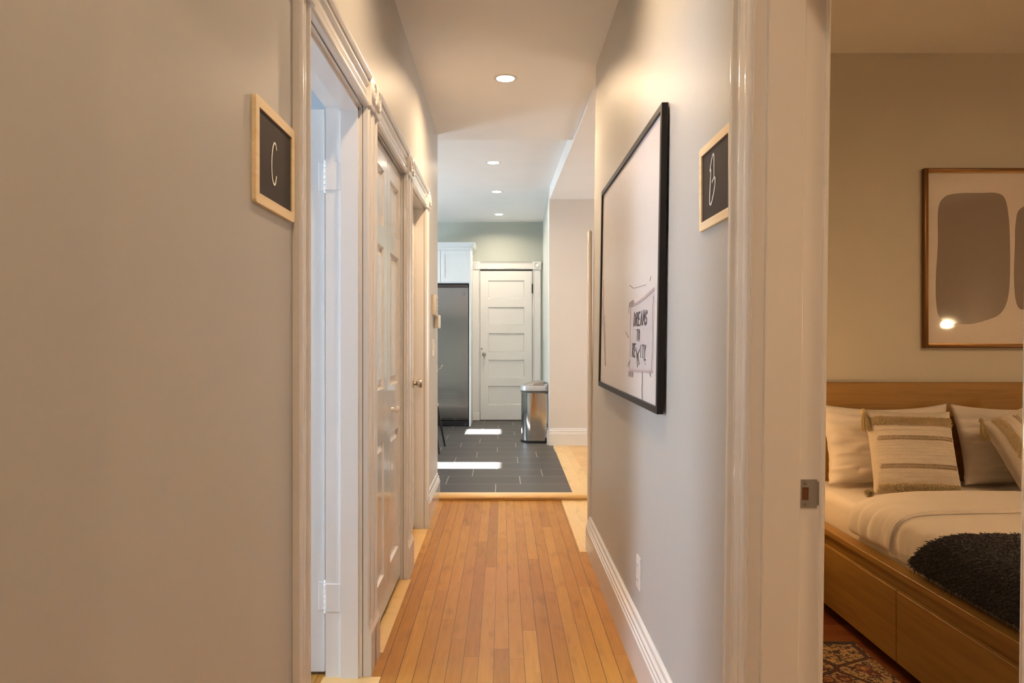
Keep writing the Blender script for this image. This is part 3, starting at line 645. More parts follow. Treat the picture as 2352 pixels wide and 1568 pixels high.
# hand drawn block capitals, strokes in a unit cell
GL = {'D': [[(0,0),(0,1),(.6,.85),(.75,.5),(.6,.15),(0,0)]], 'R': [[(0,0),(0,1),(.65,.95),(.7,.65),(0,.5)], [(.3,.5),(.75,0)]],
      'E': [[(.7,1),(0,1),(0,0),(.7,0)], [(0,.5),(.55,.5)]], 'A': [[(0,0),(.4,1),(.8,0)], [(.15,.35),(.65,.35)]],
      'M': [[(0,0),(.1,1),(.45,.4),(.8,1),(.9,0)]], 'S': [[(.7,.85),(.4,1),(.05,.8),(.15,.55),(.6,.42),(.7,.18),(.35,0),(0,.15)]],
      'T': [[(0,1),(.8,1)], [(.4,1),(.4,0)]], 'O': [[(.35,1),(.05,.75),(.05,.25),(.35,0),(.65,.25),(.65,.75),(.35,1)]], 'I': [[(.3,0),(.3,1)]],
      'Y': [[(0,1),(.38,.5),(.75,1)], [(.38,.5),(.38,0)], [(-.05,-.13),(.85,-.13)]], 'X': [[(0,1.0),(.42,.42),(.62,.62),(1.05,.92)], [(.40,.42),(.55,-.2)], [(.62,.6),(.98,-.02)], [(.2,.75),(.75,.25)]]}
def word(txt, ya, yb, za, zb, slant=.12, r=.0032):
    """letters run from large y (left for the viewer) to small y"""
    w_ = (ya-yb)/len(txt)
    for i, ch in enumerate(txt):
        bm = newbm()
        for s in GL.get(ch, []):
            pts = [(ya - i*w_ - (p[0]*.85 + (p[1]-.5)*slant)*w_, za + p[1]*(zb-za)) for p in s]
            stroke(bm, pts, lambda u, v, d: pf(u, v, .0009+d), r)
        obj('letter', bm, MAT['ink'], sign)
word('DREAMS', 2.790, 2.520, 1.258, 1.304, .3, .0038)
word('TO', 2.728, 2.655, 1.203, 1.241, .1, .0034)
word('RE', 2.815, 2.735, 1.142, 1.189, .1, .0034)
word('X', 2.745, 2.655, 1.118, 1.175, .0, .0034)
word('ITY', 2.655, 2.540, 1.142, 1.186, .1, .0030)
# ------------------------------------------------------------------ small wall fittings
ot = thing('wall_outlet', 'white outlet cover low on the right wall below the big frame', 'outlet', (.50, 2.74, .28))
bm = newbm(); box(bm, .4945, .5015, 2.700, 2.772, .285, .405, .002); obj('cover_plate', bm, MAT['plate'], ot, shear=True)
for z in (.318, .372):
    bm = newbm(); box(bm, .4925, .4955, 2.721, 2.751, z-.013, z+.013, .0015); sk = obj('socket', bm, MAT['plate'], ot, shear=True)
    bm = newbm(); [box(bm, .4920, .4930, 2.729+k*.012, 2.7305+k*.012, z-.004, z+.006) for k in (0, 1)]; obj('slot', bm, MAT['darkgrey'], sk, shear=True)
ic = thing('intercom_panel', 'cream wall intercom box at the far end of the left wall, above the thermostat', 'intercom', (-.5, 5.26, 1.373))
bm = newbm(); box(bm, -.501, -.468, 5.185, 5.345, 1.376, 1.517, .004, 2); hs = obj('housing', bm, MAT['almond'], ic, smooth=True)
bm = newbm(); box(bm, -.469, -.4665, 5.20, 5.335, 1.385, 1.510, .001); fp = obj('face_panel', bm, MAT['greyscreen'], hs)
for k in range(4):
    bm = newbm(); box(bm, -.4670, -.4650, 5.285, 5.31, 1.40+k*.026, 1.41+k*.026, .0008); obj('button', bm, MAT['darkgrey'], ic)
th = thing('thermostat', 'small white thermostat box just below the cream intercom', 'thermostat', (-.5, 5.42, 1.29))
bm = newbm(); box(bm, -.501, -.476, 5.36, 5.46, 1.288, 1.377, .005, 2); obj('base', bm, MAT['almond'], th, smooth=True)
bm = newbm(); box(bm, -.477, -.459, 5.355, 5.465, 1.284, 1.381, .005, 2); obj('cover', bm, MAT['plate'], th, smooth=True)
sw = thing('light_switch', 'white light switch plate below the thermostat on the left wall', 'light switch', (-.5, 5.27, 1.08))
bm = newbm(); box(bm, -.501, -.4945, 5.22, 5.335, 1.085, 1.205, .002); obj('cover_plate', bm, MAT['plate'], sw)
for y in (5.252, 5.302):
    bm = newbm(); prism(bm, [(-.495, 1.125), (-.488, 1.14), (-.4915, 1.168), (-.495, 1.168)], lambda u, v, l: (u, l, v), y-.008, y+.008); obj('rocker', bm, MAT['plate'], sw)
hk = thing('wall_hook', 'tiny white hook poking out at the far corner of the left wall', 'hook', (-.5, 5.62, .985))
bm = newbm(); box(bm, -.501, -.497, 5.605, 5.635, .955, 1.005, .001); obj('back_plate', bm, MAT['whitehook'], hk)
bm = newbm(); tube(bm, [(-.498, 5.62, .975), (-.485, 5.62, .977), (-.472, 5.62, .985), (-.464, 5.62, .998)], [.0035, .003, .003, .003]); lathe(bm, [(0, -.006), (.005, -.004), (.0065, 0), (.005, .004), (0, .006)], (-.462, 5.62, 1.003), (0, 0, 1), 12)
obj('hook_arm', bm, MAT['whitehook'], hk, smooth=True)
# ------------------------------------------------------------------ refrigerator
fr = thing('refrigerator', 'stainless steel refrigerator beside the kitchen door', 'refrigerator', (-.85, 10.2, .04))
FX0, FX1, FY = -1.22, -.459, 9.90
bm = newbm(); box(bm, FX0+.006, FX1-.006, FY+.055, 10.56, .06, 1.915); obj('body', bm, MAT['darkgrey'], fr)
bm = newbm()
prof = [(0, .115), (.012, .117), (.016, .13), (.006, .155), (0, .20), (0, 1.895), (.004, 1.90)]
pts = [(FY+.012-.012+a, z) for a, z in prof]
outer = [(FY+.018, .112), (FY+.008, .116), (FY+.003, .13), (FY+.001, .16), (FY, .20), (FY, 1.88), (FY+.004, 1.89), (FY+.05, 1.89), (FY+.05, .112)]
prism(bm, outer, lambda u, v, l: (l, u, v), FX0, FX1-.004)
dr = obj('fridge_door', bm, MAT['fridge'], fr, smooth=True, angle=40)
bm = newbm(); box(bm, FX1-.0045, FX1-.0015, FY+.003, FY+.05, .115, 1.888, .001); obj('door_edge', bm, plain('dark_door_edge', (.16, .16, .165), .35, .7), dr)
bm = newbm(); box(bm, FX0, FX1-.003, FY+.014, FY+.3, .042, .108, .004)
for k in range(4): box(bm, FX0+.03, FX1-.09, FY+.008, FY+.016, .052+k*.013, .057+k*.013)
gr_ = obj('kick_grille', bm, MAT['black'], fr)
bm = newbm(); lathe(bm, [(.017, -.01), (.018, .01)], (FX1-.04, FY+.03, .058), (1, 0, 0), 14); obj('roller', bm, MAT['darkgrey'], fr, smooth=True)
bm = newbm(); box(bm, FX0, FX1-.003, FY+.012, 10.5, 1.893, 1.935, .003); obj('top_gap_strip', bm, plain('brown_black_gap', (.05, .035, .03), .5), fr)  # dark box standing in for the gap under the cabinet
bm = newbm(); lathe(bm, [(.0205, 0), (.0205, .002), (.018, .003), (0, .003)], (-.528, FY, 1.809), (0, -1, 0), 24); bd = obj('round_badge', bm, plain('badge_grey', (.16, .14, .145), .3, .5), dr)
bm = newbm()
for r in (.0145,): stroke(bm, [(-.528+r*math.cos(a*PI/10), 1.809+r*math.sin(a*PI/10)) for a in range(21)], lambda u, v, d: (u, FY-.0031-d, v), .0010)
stroke(bm, smoothpts([(-.529, 1.814), (-.533, 1.817), (-.538, 1.812), (-.537, 1.804), (-.531, 1.803), (-.530, 1.809), (-.534, 1.809)]), lambda u, v, d: (u, FY-.0031-d, v), .0009)
stroke(bm, smoothpts([(-.519, 1.815), (-.524, 1.817), (-.526, 1.812), (-.522, 1.810), (-.527, 1.807), (-.524, 1.802), (-.518, 1.804)]), lambda u, v, d: (u, FY-.0031-d, v), .0009)
obj('badge_lettering', bm, MAT['silver'], bd)
# tall side panel and the wall cabinet above
cb = thing('kitchen_cabinet', 'white wall cabinet with crown moulding above the refrigerator', 'cabinet', (-.8, 10.2, 1.95))
bm = newbm(); box(bm, -1.24, -.427, 9.91, 10.578, 1.95, 2.44); obj('carcass', bm, MAT['cabinet'], cb)
def shaker(bm, x0, x1, z0, z1, y, st=.055):
    for a, b, c, d in ((x0, x0+st, z0, z1), (x1-st, x1, z0, z1), (x0+st, x1-st, z0, z0+st), (x0+st, x1-st, z1-st, z1)): box(bm, a, b, y, y+.018, c, d, .001)
    box(bm, x0+st, x1-st, y+.008, y+.016, z0+st, z1-st)
for a, b in ((-1.235, -.836), (-.832, -.432)):
    bm = newbm(); shaker(bm, a, b, 1.965, 2.385, 9.892); obj('cabinet_door', bm, MAT['cabinet'], cb)
CR = [(0, 0), (.006, 0), (.008, .018), (.018, .030), (.034, .044), (.044, .064), (.046, .072), (.052, .074), (.052, .092), (0, .092)]
bm = newbm()
prism(bm, CR, lambda u, v, l: (l + (u if l > -1 else 0), 9.91-u, 2.398+v), -1.24, -.427)
prism(bm, CR, lambda u, v, l: (-.427+u, l if l > 10 else 9.91-u, 2.398+v), 9.9, 10.578)
obj('crown_moulding', bm, MAT['cabinet'], cb)
sp_ = thing('fridge_side_panel', 'tall narrow white panel between refrigerator and kitchen door', 'panel', (-.437, 10.2, .04))
bm = newbm(); box(bm, -.449, -.428, 9.86, 10.545, .04, 1.949, .002); obj('panel_board', bm, MAT['trimsoft'], sp_)
bm = newbm(); box(bm, -.4485, -.4275, 9.855, 9.862, .04, 1.949, .001); obj('edge_strip', bm, MAT['cabinet'], sp_)
# ------------------------------------------------------------------ steel step bin (D shaped, its back against the side wall)
bn = thing('trash_can', 'tall stainless steel trash can with grey lid by the kitchen corner', 'trash can', (.36, 8.45, .04))
def dshape(x_back, x_front, yc, hw, off=0, n=20):
    """D outline: straight back at x_back (+X), rounded towards x_front (-X)"""
    L = x_back - x_front; pts = [(x_back+off*.3, yc-hw-off), ]
    m = .42
    for k in range(n+1):
        a = -PI/2 + PI*k/n
        pts.append((x_back - L*m - (L*(1-m)+off)*max(0, math.cos(a))**.55, yc + (hw+off)*math.copysign(abs(math.sin(a))**.9, math.sin(a))))
    pts.append((x_back+off*.3, yc+hw+off)); return pts
def ringz(bm, pts, z): return [bm.verts.new((x, y, z)) for x, y in pts]
def loft(bm, rings, cap=True):
    for A, B in zip(rings, rings[1:]):
        n = len(A)
        for k in range(n): bm.faces.new([A[k], A[(k+1) % n], B[(k+1) % n], B[k]])
    if cap: bm.faces.new(rings[0][::-1]); bm.faces.new(rings[-1])
BXB, BXF, BYC, BHW = .472, .208, 8.46, .165
bm = newbm(); loft(bm, [ringz(bm, dshape(BXB, BXF, BYC, BHW), z) for z in (.062, .60)]); obj('bin_body', bm, MAT['binsteel'], bn, smooth=True)
bm = newbm(); loft(bm, [ringz(bm, dshape(BXB, BXF, BYC, BHW, o), z) for z, o in ((.041, -.002), (.043, .004), (.060, .005), (.066, .001))]); obj('base_ring', bm, MAT['black'], bn, smooth=True)
bm = newbm(); loft(bm, [ringz(bm, dshape(BXB, BXF, BYC, BHW, o), z) for z, o in ((.596, .001), (.598, .004), (.618, .004), (.620, .001))]); obj('neck_band', bm, MAT['darkgrey'], bn, smooth=True)
bm = newbm(); loft(bm, [ringz(bm, dshape(BXB, BXF, BYC, BHW, o), z) for z, o in ((.619, .002), (.623, .010), (.672, .009), (.680, .004))]); ld = obj('lid_rim', bm, MAT['silver'], bn, smooth=True)
bm = newbm(); r_ = []
for o, h in ((-.004, 0), (-.010, .006), (-.06, .016), (-.10, .02)):
    r_.append([bm.verts.new((x, y, .678+h + (x-BXF)*.15*(1 if h else .15))) for x, y in dshape(BXB-.01, BXF, BYC, BHW, o)])
loft(bm, r_); obj('lid_top', bm, MAT['lidtop'], ld, smooth=True, angle=60)
bm = newbm(); box(bm, .470, .502, 8.36, 8.56, .05, .71, .008, 3); obj('rear_spine', bm, MAT['darkgrey'], bn, smooth=True)
bm = newbm(); box(bm, .474, .498, 8.352, 8.362, .09, .59, .002); obj('rear_strip', bm, MAT['binsteel'], bn)
bm = newbm(); box(bm, .462, .506, 8.30, 8.36, .615, .70, .010, 3); hg = obj('hinge_housing', bm, MAT['silver'], bn, smooth=True)
bm = newbm(); lathe(bm, [(.006, 0), (.006, .003), (0, .004)], (.487, 8.30, .655), (0, -1, 0), 12); obj('red_dot', bm, plain('red_indicator', (.35, .05, .04), .4), hg)
bm = newbm(); box(bm, .468, .505, 8.30, 8.37, .590, .616, .004); obj('hinge_bracket', bm, MAT['darkgrey'], bn)
bm = newbm(); box(bm, .462, .492, 8.34, 8.37, .042, .075, .004); obj('pedal_foot', bm, MAT['black'], bn)
# ------------------------------------------------------------------ chair (mostly behind the wall)
ch = thing('dining_chair', 'dining chair with thin black metal legs half hidden by the left wall end', 'chair', (-.92, 7.76, .04))
for fx_, fy_, tx, ty in ((-.627, 8.02, -.705, 7.95), (-.645, 7.50, -.72, 7.58), (-1.20, 8.02, -1.10, 7.95), (-1.20, 7.50, -1.10, 7.58)):
    bm = newbm(); tube(bm, [(fx_, fy_, .041), (fx_+(tx-fx_)*.08, fy_+(ty-fy_)*.08, .08), (tx, ty, .475)], [.009, .011, .012], 10); lg = obj('leg', bm, MAT['blackmetal'], ch, smooth=True)
bm = newbm(); box(bm, -1.15, -.69, 7.54, 8.0, .475, .515, .018, 3); obj('seat', bm, MAT['seat'], ch, smooth=True)
bm = newbm(); box(bm, -1.16, -1.13, 7.56, 7.98, .58, .86, .012, 3); obj('backrest', bm, MAT['seat'], ch, smooth=True)
for y in (7.62, 7.92):
    bm = newbm(); tube(bm, [(-1.13, y, .50), (-1.165, y, .60), (-1.17, y, .84)], .010, 8); obj('back_post', bm, MAT['blackmetal'], ch, smooth=True)
# ------------------------------------------------------------------ bedroom: bed
bed = thing('bed', 'oak veneer storage bed frame with headboard and side drawers', 'bed', (2.2, 2.7, 0))
BX0, BX1 = 1.406, 3.10
bm = newbm(); box(bm, BX0-.02, BX1+.02, 3.70, 3.742, .0, .990, .002); obj('headboard', bm, MAT['oak'], bed)
bm = newbm()
prism(bm, [(BX0, .357), (BX0, .379), (BX0+.0015, .3805), (BX0+.055, .3805), (BX0+.060, .376), (BX0+.060, .30), (BX0+.045, .30), (BX0+.045, .357)], lambda u, v, l: (u, l, v), 1.66, 3.70)
obj('side_rail', bm, MAT['oaky'], bed)
bm = newbm(); box(bm, BX0+.024, BX0+.04, 1.66, 3.70, .045, .357); obj('side_board', bm, MAT['oaky'], bed)
bm = newbm(); box(bm, BX1-.06, BX1, 1.66, 3.70, .05, .38); obj('side_rail', bm, MAT['oaky'], bed)
bm = newbm(); box(bm, BX0, BX1, 1.62, 1.66, .0, .38, .002); obj('footboard', bm, MAT['oak'], bed)
for a, b in ((2.651, 3.665), (1.662, 2.645)):
    bm = newbm(); box(bm, BX0+.001, BX0+.020, a, b, .052, .308, .0012); obj('drawer', bm, MAT['oaky'], bed)
bm = newbm(); box(bm, BX0+.07, BX1-.07, 1.68, 3.69, .02, .30); obj('slatted_base', bm, MAT['gap'], bed)
# mattress
def rbox(bm, x0, x1, y0, y1, z0, z1, r): box(bm, x0, x1, y0, y1, z0, z1, r, 5)
mt = thing('mattress', 'mattress in a white fitted sheet inside the oak bed frame', 'mattress', (2.2, 2.7, .3))
bm = newbm(); rbox(bm, BX0+.070, BX1-.07, 1.67, 3.69, .302, .505, .035)
obj('sheeted_mattress', bm, MAT['sheet'], mt, smooth=True, angle=80)
# duvet
def fbm(x, y, z=0.0): return noise.noise(Vector((x, y, z)))
def drape(prof, y_of, nu, nv, wr, thick):
    """prof(t) -> (x,z) t 0..1 across the bed; y_of(s,t) -> y"""
    bm = newbm(); g = []
    for i in range(nu+1):
        t = i/nu; row = []
        for j in range(nv+1):
            s = j/nv; x, z = prof(t); y = y_of(s, t); dx, dz = wr(x, y, z)
            row.append(bm.verts.new((x+dx, y, z+dz)))
        g.append(row)
    for i in range(nu):
        for j in range(nv): bm.faces.new([g[i][j], g[i+1][j], g[i+1][j+1], g[i][j+1]])
    bmesh.ops.recalc_face_normals(bm, faces=bm.faces)
    if sum(f.normal.z for f in bm.faces) < 0: bmesh.ops.reverse_faces(bm, faces=bm.faces)
    r = bmesh.ops.solidify(bm, geom=bm.faces[:], thickness=thick)
    return bm
def prof_side(dz, dxo, zbot=.392):
    P = [(1.474-dxo, zbot), (1.462-dxo, .43), (1.462-dxo, .475), (1.474-dxo, .508+dz*.6), (1.505-dxo*.5, .528+dz), (1.56, .538+dz), (1.70, .543+dz), (2.2, .548+dz), (2.9, .543+dz), (3.02, .52+dz), (3.05, .45), (3.045, .40)]
    def f(t):
        # denser sampling on the visible side
        s = t**1.6 * (len(P)-1); i = min(int(s), len(P)-2); k = s-i
        a, b, c, d = P[max(i-1, 0)], P[i], P[i+1], P[min(i+2, len(P)-1)]
        return tuple(.5*((2*b[j]) + (-a[j]+c[j])*k + (2*a[j]-5*b[j]+4*c[j]-d[j])*k*k + (-a[j]+3*b[j]-3*c[j]+d[j])*k**3) for j in (0, 1))
    return f
def wr_duvet(x, y, z):
    side = max(0, min(1, (1.62-x)/.14))
    a = fbm(x*3, y*3)*.008 + fbm(x*9, y*9, 3)*.0035
    f = fbm(0, y*11 + z*2.0, 5)*.014*side + fbm(z*10, y*22+z*6, 9)*.006*side
    return (-abs(f)*1.0, a)
dv = thing('duvet', 'white duvet spread over the bed with its top edge folded back', 'duvet', (2.2, 2.4, .5))
bm = drape(prof_side(.004, .0), lambda s, t: 1.68 + (2.82-1.68)*s, 90, 110, wr_duvet, -.008)
obj('duvet_cover', bm, MAT['linen'], dv, smooth=True, angle=80)
bm = drape(prof_side(.014, .006, .415), lambda s, t: 2.755 + .012*math.sin(t*9) + (3.075-2.755)*s + .02*fbm(t*5, 0, 2), 90, 40, wr_duvet, -.012)
obj('folded_edge', bm, MAT['linen'], dv, smooth=True, angle=80)
# throw blanket
tw = thing('throw_blanket', 'shaggy charcoal throw blanket draped over the foot of the bed', 'blanket', (2.2, 2.0, .5))
def ty(s, t):
    far = 2.33 + .27*max(0, min(1, (.575-tp(t)[1])/.15))**.6
    return 1.60 + (far-1.60)*s
def wr_throw(x, y, z): return (-.003 - abs(fbm(0, y*7, 1))*.010*max(0, min(1, (1.6-x)/.12)), fbm(x*7, y*7, 4)*.005 + .004)
tp = prof_side(.014, .012, .425)
bm = drape(tp, ty, 80, 70, wr_throw, -.016)
tb = obj('blanket_body', bm, MAT['throw'], tw, smooth=True, angle=80)
bm = newbm()
def strand(bm, p, d, L, r, curl=.3):
    p = Vector(p); d = Vector(d).normalized(); u, v = basis(d); a = random.random()*2*PI
    side = (u*math.cos(a)+v*math.sin(a))*r; up = d.cross(side).normalized()*r
    q = p + d*L*.5 + Vector((random.uniform(-1, 1), random.uniform(-1, 1), random.uniform(-.5, .5)))*L*curl*.4
    e = q + (d + Vector((0, 0, -.5*curl)))*L*.5 + Vector((random.uniform(-1, 1), random.uniform(-1, 1), 0))*L*curl*.4
    a3 = [bm.verts.new(p+s) for s in (side, up, -side)]; b3 = [bm.verts.new(q+s) for s in (side, up, -side)]; c = bm.verts.new(e)
    for k in range(3):
        bm.faces.new([a3[k], a3[(k+1) % 3], b3[(k+1) % 3], b3[k]]); bm.faces.new([b3[k], b3[(k+1) % 3], c])
for _ in range(34000):
    t = random.random()*.84; s = random.uniform(.30, 1)
    x, z = tp(t); y = ty(s, t); dx, dz = wr_throw(x, y, z)
    x2, z2 = tp(t+.01); nx, nz = -(z2-z), (x2-x); L = math.hypot(nx, nz); nx /= L; nz /= L
    strand(bm, (x+dx+nx*.0155, y, z+dz+nz*.0155), (nx*.3+random.uniform(-.8, .5), random.uniform(-1, 1), nz*.3+random.uniform(-.4, .2)), random.uniform(.008, .017), .0017, .9)
obj('yarn_tufts', bm, MAT['throw'], tw)['kind'] = 'stuff'
bm = newbm()
for k in range(420):
    s = random.random(); t = 0.0; x, z = tp(0.002); y = ty(s, 0)
    strand(bm, (x-.014+random.uniform(-.006, .006), y, z+.012), (random.uniform(-.5, .1), random.uniform(-.3, .3), -1), random.uniform(.030, .052), .0018, .5)
for k in range(420):
    t = random.random()*.84; x, z = tp(t); y = ty(1, t)
    strand(bm, (x, y-.004, z+.014), (random.uniform(-.3, .3), 1, random.uniform(-.5, .1)), random.uniform(.004, .010), .0016, .6)
obj('fringe', bm, MAT['throw'], tw)['kind'] = 'stuff'
# pillows
def pillow_bm(w, h, th, nu=46, nv=46, wrinkle=.006, seed=0, ear=.10, sag=0.0):
    """upright pillow in its own frame: x across, z up, y thickness (front = -y)"""
    bm = newbm(); F = {}
    def P(i, j, s):
        u = -1 + 2*i/nu; v = -1 + 2*j/nv
        e = (max(0, 1-abs(u)**2.6)*max(0, 1-abs(v)**2.6))**.55
        pin = 1 - ear*(1-abs(v)**2)*abs(u)**3 ; pin2 = 1 - ear*(1-abs(u)**2)*abs(v)**3
        x = u*w/2*pin; z = v*h/2*pin2 - sag*(1-u*u)*max(0, v)
        r = wrinkle*(fbm(u*2.2+seed, v*6+seed, seed) + .5*fbm(u*5, v*13, seed+4) + .9*abs(fbm(u*2.5+seed, v*9+u*2, seed+7))*abs(u)**2)*(.25+.75*e)
        y = -s*(th/2*e) + (r if s > 0 else 0)
        return Vector((x, y, z))
    for s in (1, -1):
        for i in range(nu+1):
            for j in range(nv+1):
                if s == -1 and (i in (0, nu) or j in (0, nv)): F[(i, j, s)] = F[(i, j, 1)]
                else: F[(i, j, s)] = bm.verts.new(P(i, j, s))
        for i in range(nu):
            for j in range(nv): bm.faces.new([F[(i, j, s)], F[(i+1, j, s)], F[(i+1, j+1, s)], F[(i, j+1, s)]])
    return bm, P
def place(o, loc, lean=0, roll=0, yaw=0):
    o.matrix_world = Matrix.Translation(loc) @ Matrix.Rotation(yaw, 4, 'Z') @ Matrix.Rotation(-lean, 4, 'X') @ Matrix.Rotation(roll, 4, 'Y')
for k, (x, lab) in enumerate(((1.853, 'white pillow at the left of the headboard behind the fringed cushion'), (2.495, 'white pillow on the right, behind the tilted cushion'))):
    bm, _ = pillow_bm(.632, .395, .16, wrinkle=.030, seed=3+k*5, ear=.07, sag=.018)
    o = obj('pillow', bm, MAT['linen'], smooth=True, angle=180); place(o, (x, 3.555, .705), math.radians(18), 0, 0)
    tag(o, lab, 'pillow', 'white pillows against the headboard')
def cushion(label, loc, lean, roll, yaw, seed, w=.40, corners=()):
    t = thing('cushion', label, 'cushion', (0, 0, 0), 'cream tasselled cushions')
    bm, P = pillow_bm(w, w, .15, wrinkle=.006, seed=seed, ear=.06)
    body = obj('cushion_cover', bm, MAT['cream'], t, smooth=True, angle=180)
    nu = nv = 46
    def S(u, v): return P((u+1)/2*nu, (v+1)/2*nv, 1)
    bm = newbm(); rnd = random.Random(seed)
    random.seed(seed)
    for v0, hw, cnt in ((.70, .10, 3400), (-.87, .10, 3400)):
        for _ in range(cnt):
            u = random.uniform(-.93, .93); v = v0 + random.uniform(-hw, hw); p = S(u, v)
            strand(bm, p + Vector((0, .001, 0)), (random.uniform(-.8, .8), -1, random.uniform(-1.1, .3)), random.uniform(.007, .014), .0017, .8)
    fr_ = obj('fringe_band', bm, MAT['fringe'], t); fr_['kind'] = 'stuff'
    # woven chevron rows and ribs
    for v0 in (.27, -.38):
        bm = newbm()
        for k in range(46):
            u = -.86 + k*1.72/45
            for dv_, sg in ((.028, 1), (-.028, -1)):
                a = S(u, v0+dv_-.020); b_ = S(u+.018*sg*1.4, v0+dv_+.020)
                tube(bm, [a+Vector((0, -.001, 0)), b_+Vector((0, -.001, 0))], .0024, 5)
        obj('woven_row', bm, MAT['weave'], t)
    bm = newbm()
    for v0 in (.46, .16, .10, .02, -.05, -.12, -.22, -.52, -.60):
        tube(bm, [S(-.9+1.8*q/24, v0+.006*math.sin(q+v0*9)) for q in range(25)], .0014, 5)
    obj('woven_ribs', bm, MAT['cream'], t)
    for cu, cv in corners:
        c = S(cu, cv); bm = newbm()
        wz = (Matrix.Rotation(roll, 3, 'Y') @ Vector((cu, 0, cv))).z
        g = Matrix.Rotation(-roll, 3, 'Y') @ (Vector((0, 0, -1)) if wz > 0 else Vector((math.copysign(.5, cu), -.6, -.1)))
        g = g.normalized(); L = .085 if wz > 0 else .05
        o0 = c + Vector((cu*.012, -.012, 0))
        lathe(bm, [(.003, -.004), (.010, .004), (.011, .012), (.007, .018), (.009, .024)], o0, g, 12)
        for q in range(90):
            a = random.random()*2*PI; rr = math.sqrt(random.random()); u_, v_ = basis(g)
            off = (u_*math.cos(a)+v_*math.sin(a))
            tube(bm, [o0+g*.018+off*.006*rr, o0+g*(.02+L*.4)+off*.016*rr, o0+g*(.02+L*random.uniform(.85, 1))+off*.021*rr], .0011, 4)
        obj('tassel', bm, MAT['tassel'], t)
    t.matrix_world = Matrix.Translation(loc) @ Matrix.Rotation(yaw, 4, 'Z') @ Matrix.Rotation(-lean, 4, 'X') @ Matrix.Rotation(roll, 4, 'Y')
cushion('upright cream cushion with fringe bands in front of the left pillow', (1.845, 3.335, .697), math.radians(19), math.radians(1.5), math.radians(-2), 11, .388, ((-.98, .98), (-.98, -.98)))
cushion('tilted cream tasselled cushion at the right edge of the bed view', (2.425, 3.345, .722), math.radians(20), math.radians(-110), 0, 23, .385, ((.98, .98),))
random.seed(5)
# art over the bed
af = thing('wall_art', 'gilt framed abstract print of taupe blobs above the headboard', 'picture', (2.8, 3.74, 1.16))
AX0, AX1, AZ0, AZ1 = 2.121, 3.45, 1.162, 2.067
def frame_bars(bm, x0, x1, z0, z1, wd, ya, yb):
    for a, b, c, d in ((x0, x0+wd, z0, z1), (x1-wd, x1, z0, z1), (x0+wd, x1-wd, z0, z0+wd), (x0+wd, x1-wd, z1-wd, z1)): box(bm, a, b, ya, yb, c, d, .002, 2)
bm = newbm(); frame_bars(bm, AX0, AX1, AZ0, AZ1, .018, 3.722, 3.7495); obj('frame', bm, MAT['gold'], af, smooth=True)
bm = newbm(); frame_bars(bm, AX0+.013, AX1-.013, AZ0+.013, AZ1-.013, .009, 3.724, 3.735); obj('inner_bead', bm, MAT['goldbead'], af, smooth=True)
bm = newbm(); box(bm, AX0+.018, AX1-.018, 3.735, 3.744, AZ0+.018, AZ1-.018); pp = obj('paper', bm, MAT['mount'], af)
A = lambda px, py: (( px-1155)*3.735/1700, 1.21+(777-py)*3.735/1700)
def blob(pts):
    P = [A(*p) for p in pts]; P.append(P[0]); n = len(P)-1; out = []
    for i in range(n):
        a, b, c, d = P[(i-1) % n], P[i], P[(i+1) % n], P[(i+2) % n]
        for k in range(6):
            t = k/6; out.append(tuple(.5*((2*b[j]) + (-a[j]+c[j])*t + (2*a[j]-5*b[j]+4*c[j]-d[j])*t*t + (-a[j]+3*b[j]-3*c[j]+d[j])*t**3) for j in (0, 1)))
    bm = newbm(); prism(bm, out, lambda u, v, l: (u, l, v), 3.7345, 3.7352)
    return bm
obj('taupe_shape', blob([(2170, 452), (2200, 444), (2250, 443), (2288, 443), (2308, 456), (2317, 500), (2320, 570), (2319, 650), (2312, 695), (2295, 722), (2262, 736), (2225, 744), (2185, 741), (2158, 728), (2150, 690), (2150, 630), (2154, 560), (2155, 480)]), MAT['artgrey'], pp)
obj('taupe_shape', blob([(2345, 478), (2400, 460), (2470, 462), (2500, 520), (2505, 620), (2490, 690), (2430, 712), (2360, 712), (2336, 700), (2329, 640), (2331, 560), (2333, 510)]), MAT['artgrey'], pp)
# rug
bm = newbm(); box(bm, .72, 1.392, .9, 2.935, .0005, .010, .003); tag(obj('rug', bm, MAT['rug']), 'dark floral persian style rug on the bedroom floor beside the bed', 'rug')
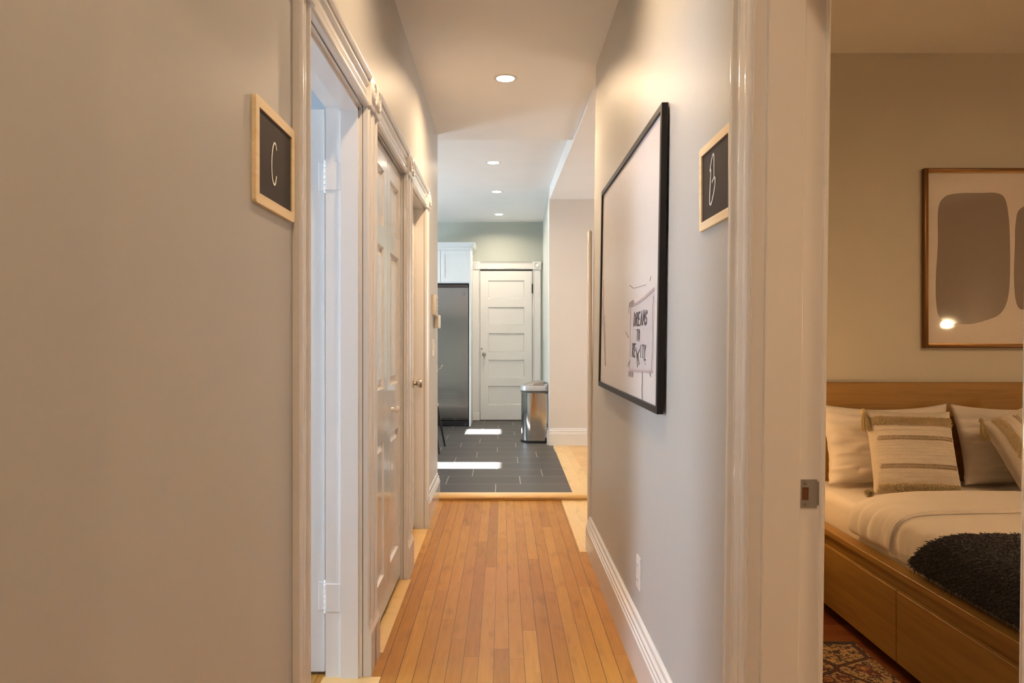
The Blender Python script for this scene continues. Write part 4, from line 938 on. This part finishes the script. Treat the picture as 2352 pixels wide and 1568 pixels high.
# bedside lamp hidden behind the door jamb, and the lamp mirrored in the print
def table_lamp(x, y, z, label, h=.36):
    t = thing('bedside_lamp', label, 'lamp', (x, y, z))
    bm = newbm(); lathe(bm, [(.06, 0), (.06, .015), (.02, .03), (.035, .10), (.04, .15), (.012, .20), (.010, .24)], (x, y, z), (0, 0, 1), 24); obj('lamp_base', bm, MAT['plate'], t, smooth=True)
    bm = newbm(); lathe(bm, [(.10, .22), (.08, .38), (.078, .38), (.098, .22)], (x, y, z), (0, 0, 1), 28); obj('lamp_shade', bm, MAT['shade'], t, smooth=True)
    return t
ns = thing('nightstand', 'small nightstand hidden left of the bed', 'table', (1.08, 3.5, 0))
bm = newbm(); box(bm, .90, 1.30, 3.38, 3.72, .46, .50, .003); obj('table_top', bm, MAT['oak'], ns)
bm = newbm(); box(bm, .92, 1.28, 3.40, 3.70, .05, .46); obj('cabinet_box', bm, MAT['oaky'], ns)
for lx in (.94, 1.26):
    for ly in (3.42, 3.68):
        bm = newbm(); box(bm, lx-.015, lx+.015, ly-.015, ly+.015, 0, .06); obj('leg', bm, MAT['oaky'], ns)
table_lamp(1.10, 3.52, .50, 'lit bedside lamp on the hidden nightstand')
point('bedside_light', (1.16, 3.24,   .86), 2.7, WARMER, .05)
fl = thing('floor_lamp', 'globe floor lamp mirrored in the print over the bed', 'lamp', (4.48, .0, 0))
bm = newbm(); lathe(bm, [(.13, 0), (.13, .015), (.015, .025), (.012, 1.322)], (4.48, .0, 0), (0, 0, 1), 24); obj('stand', bm, MAT['blackmetal'], fl, smooth=True)
bm = newbm(); lathe(bm, [(.01, 1.3205)] + [(.047*math.sin(PI*k/12), 1.350-.030*math.cos(PI*k/12)) for k in range(1, 12)] + [(0, 1.380)], (4.48, .0, 0), (0, 0, 1), 28); obj('globe', bm, MAT['bulb'], fl, smooth=True)
area('bedroom_fill_light', (2.9, 1.0, 2.6), (0, 0, 0), .35, .35, 22, (1, .66, .36), 175, 'DISK')  # warm fill added below the bedroom ceiling, without any fixture
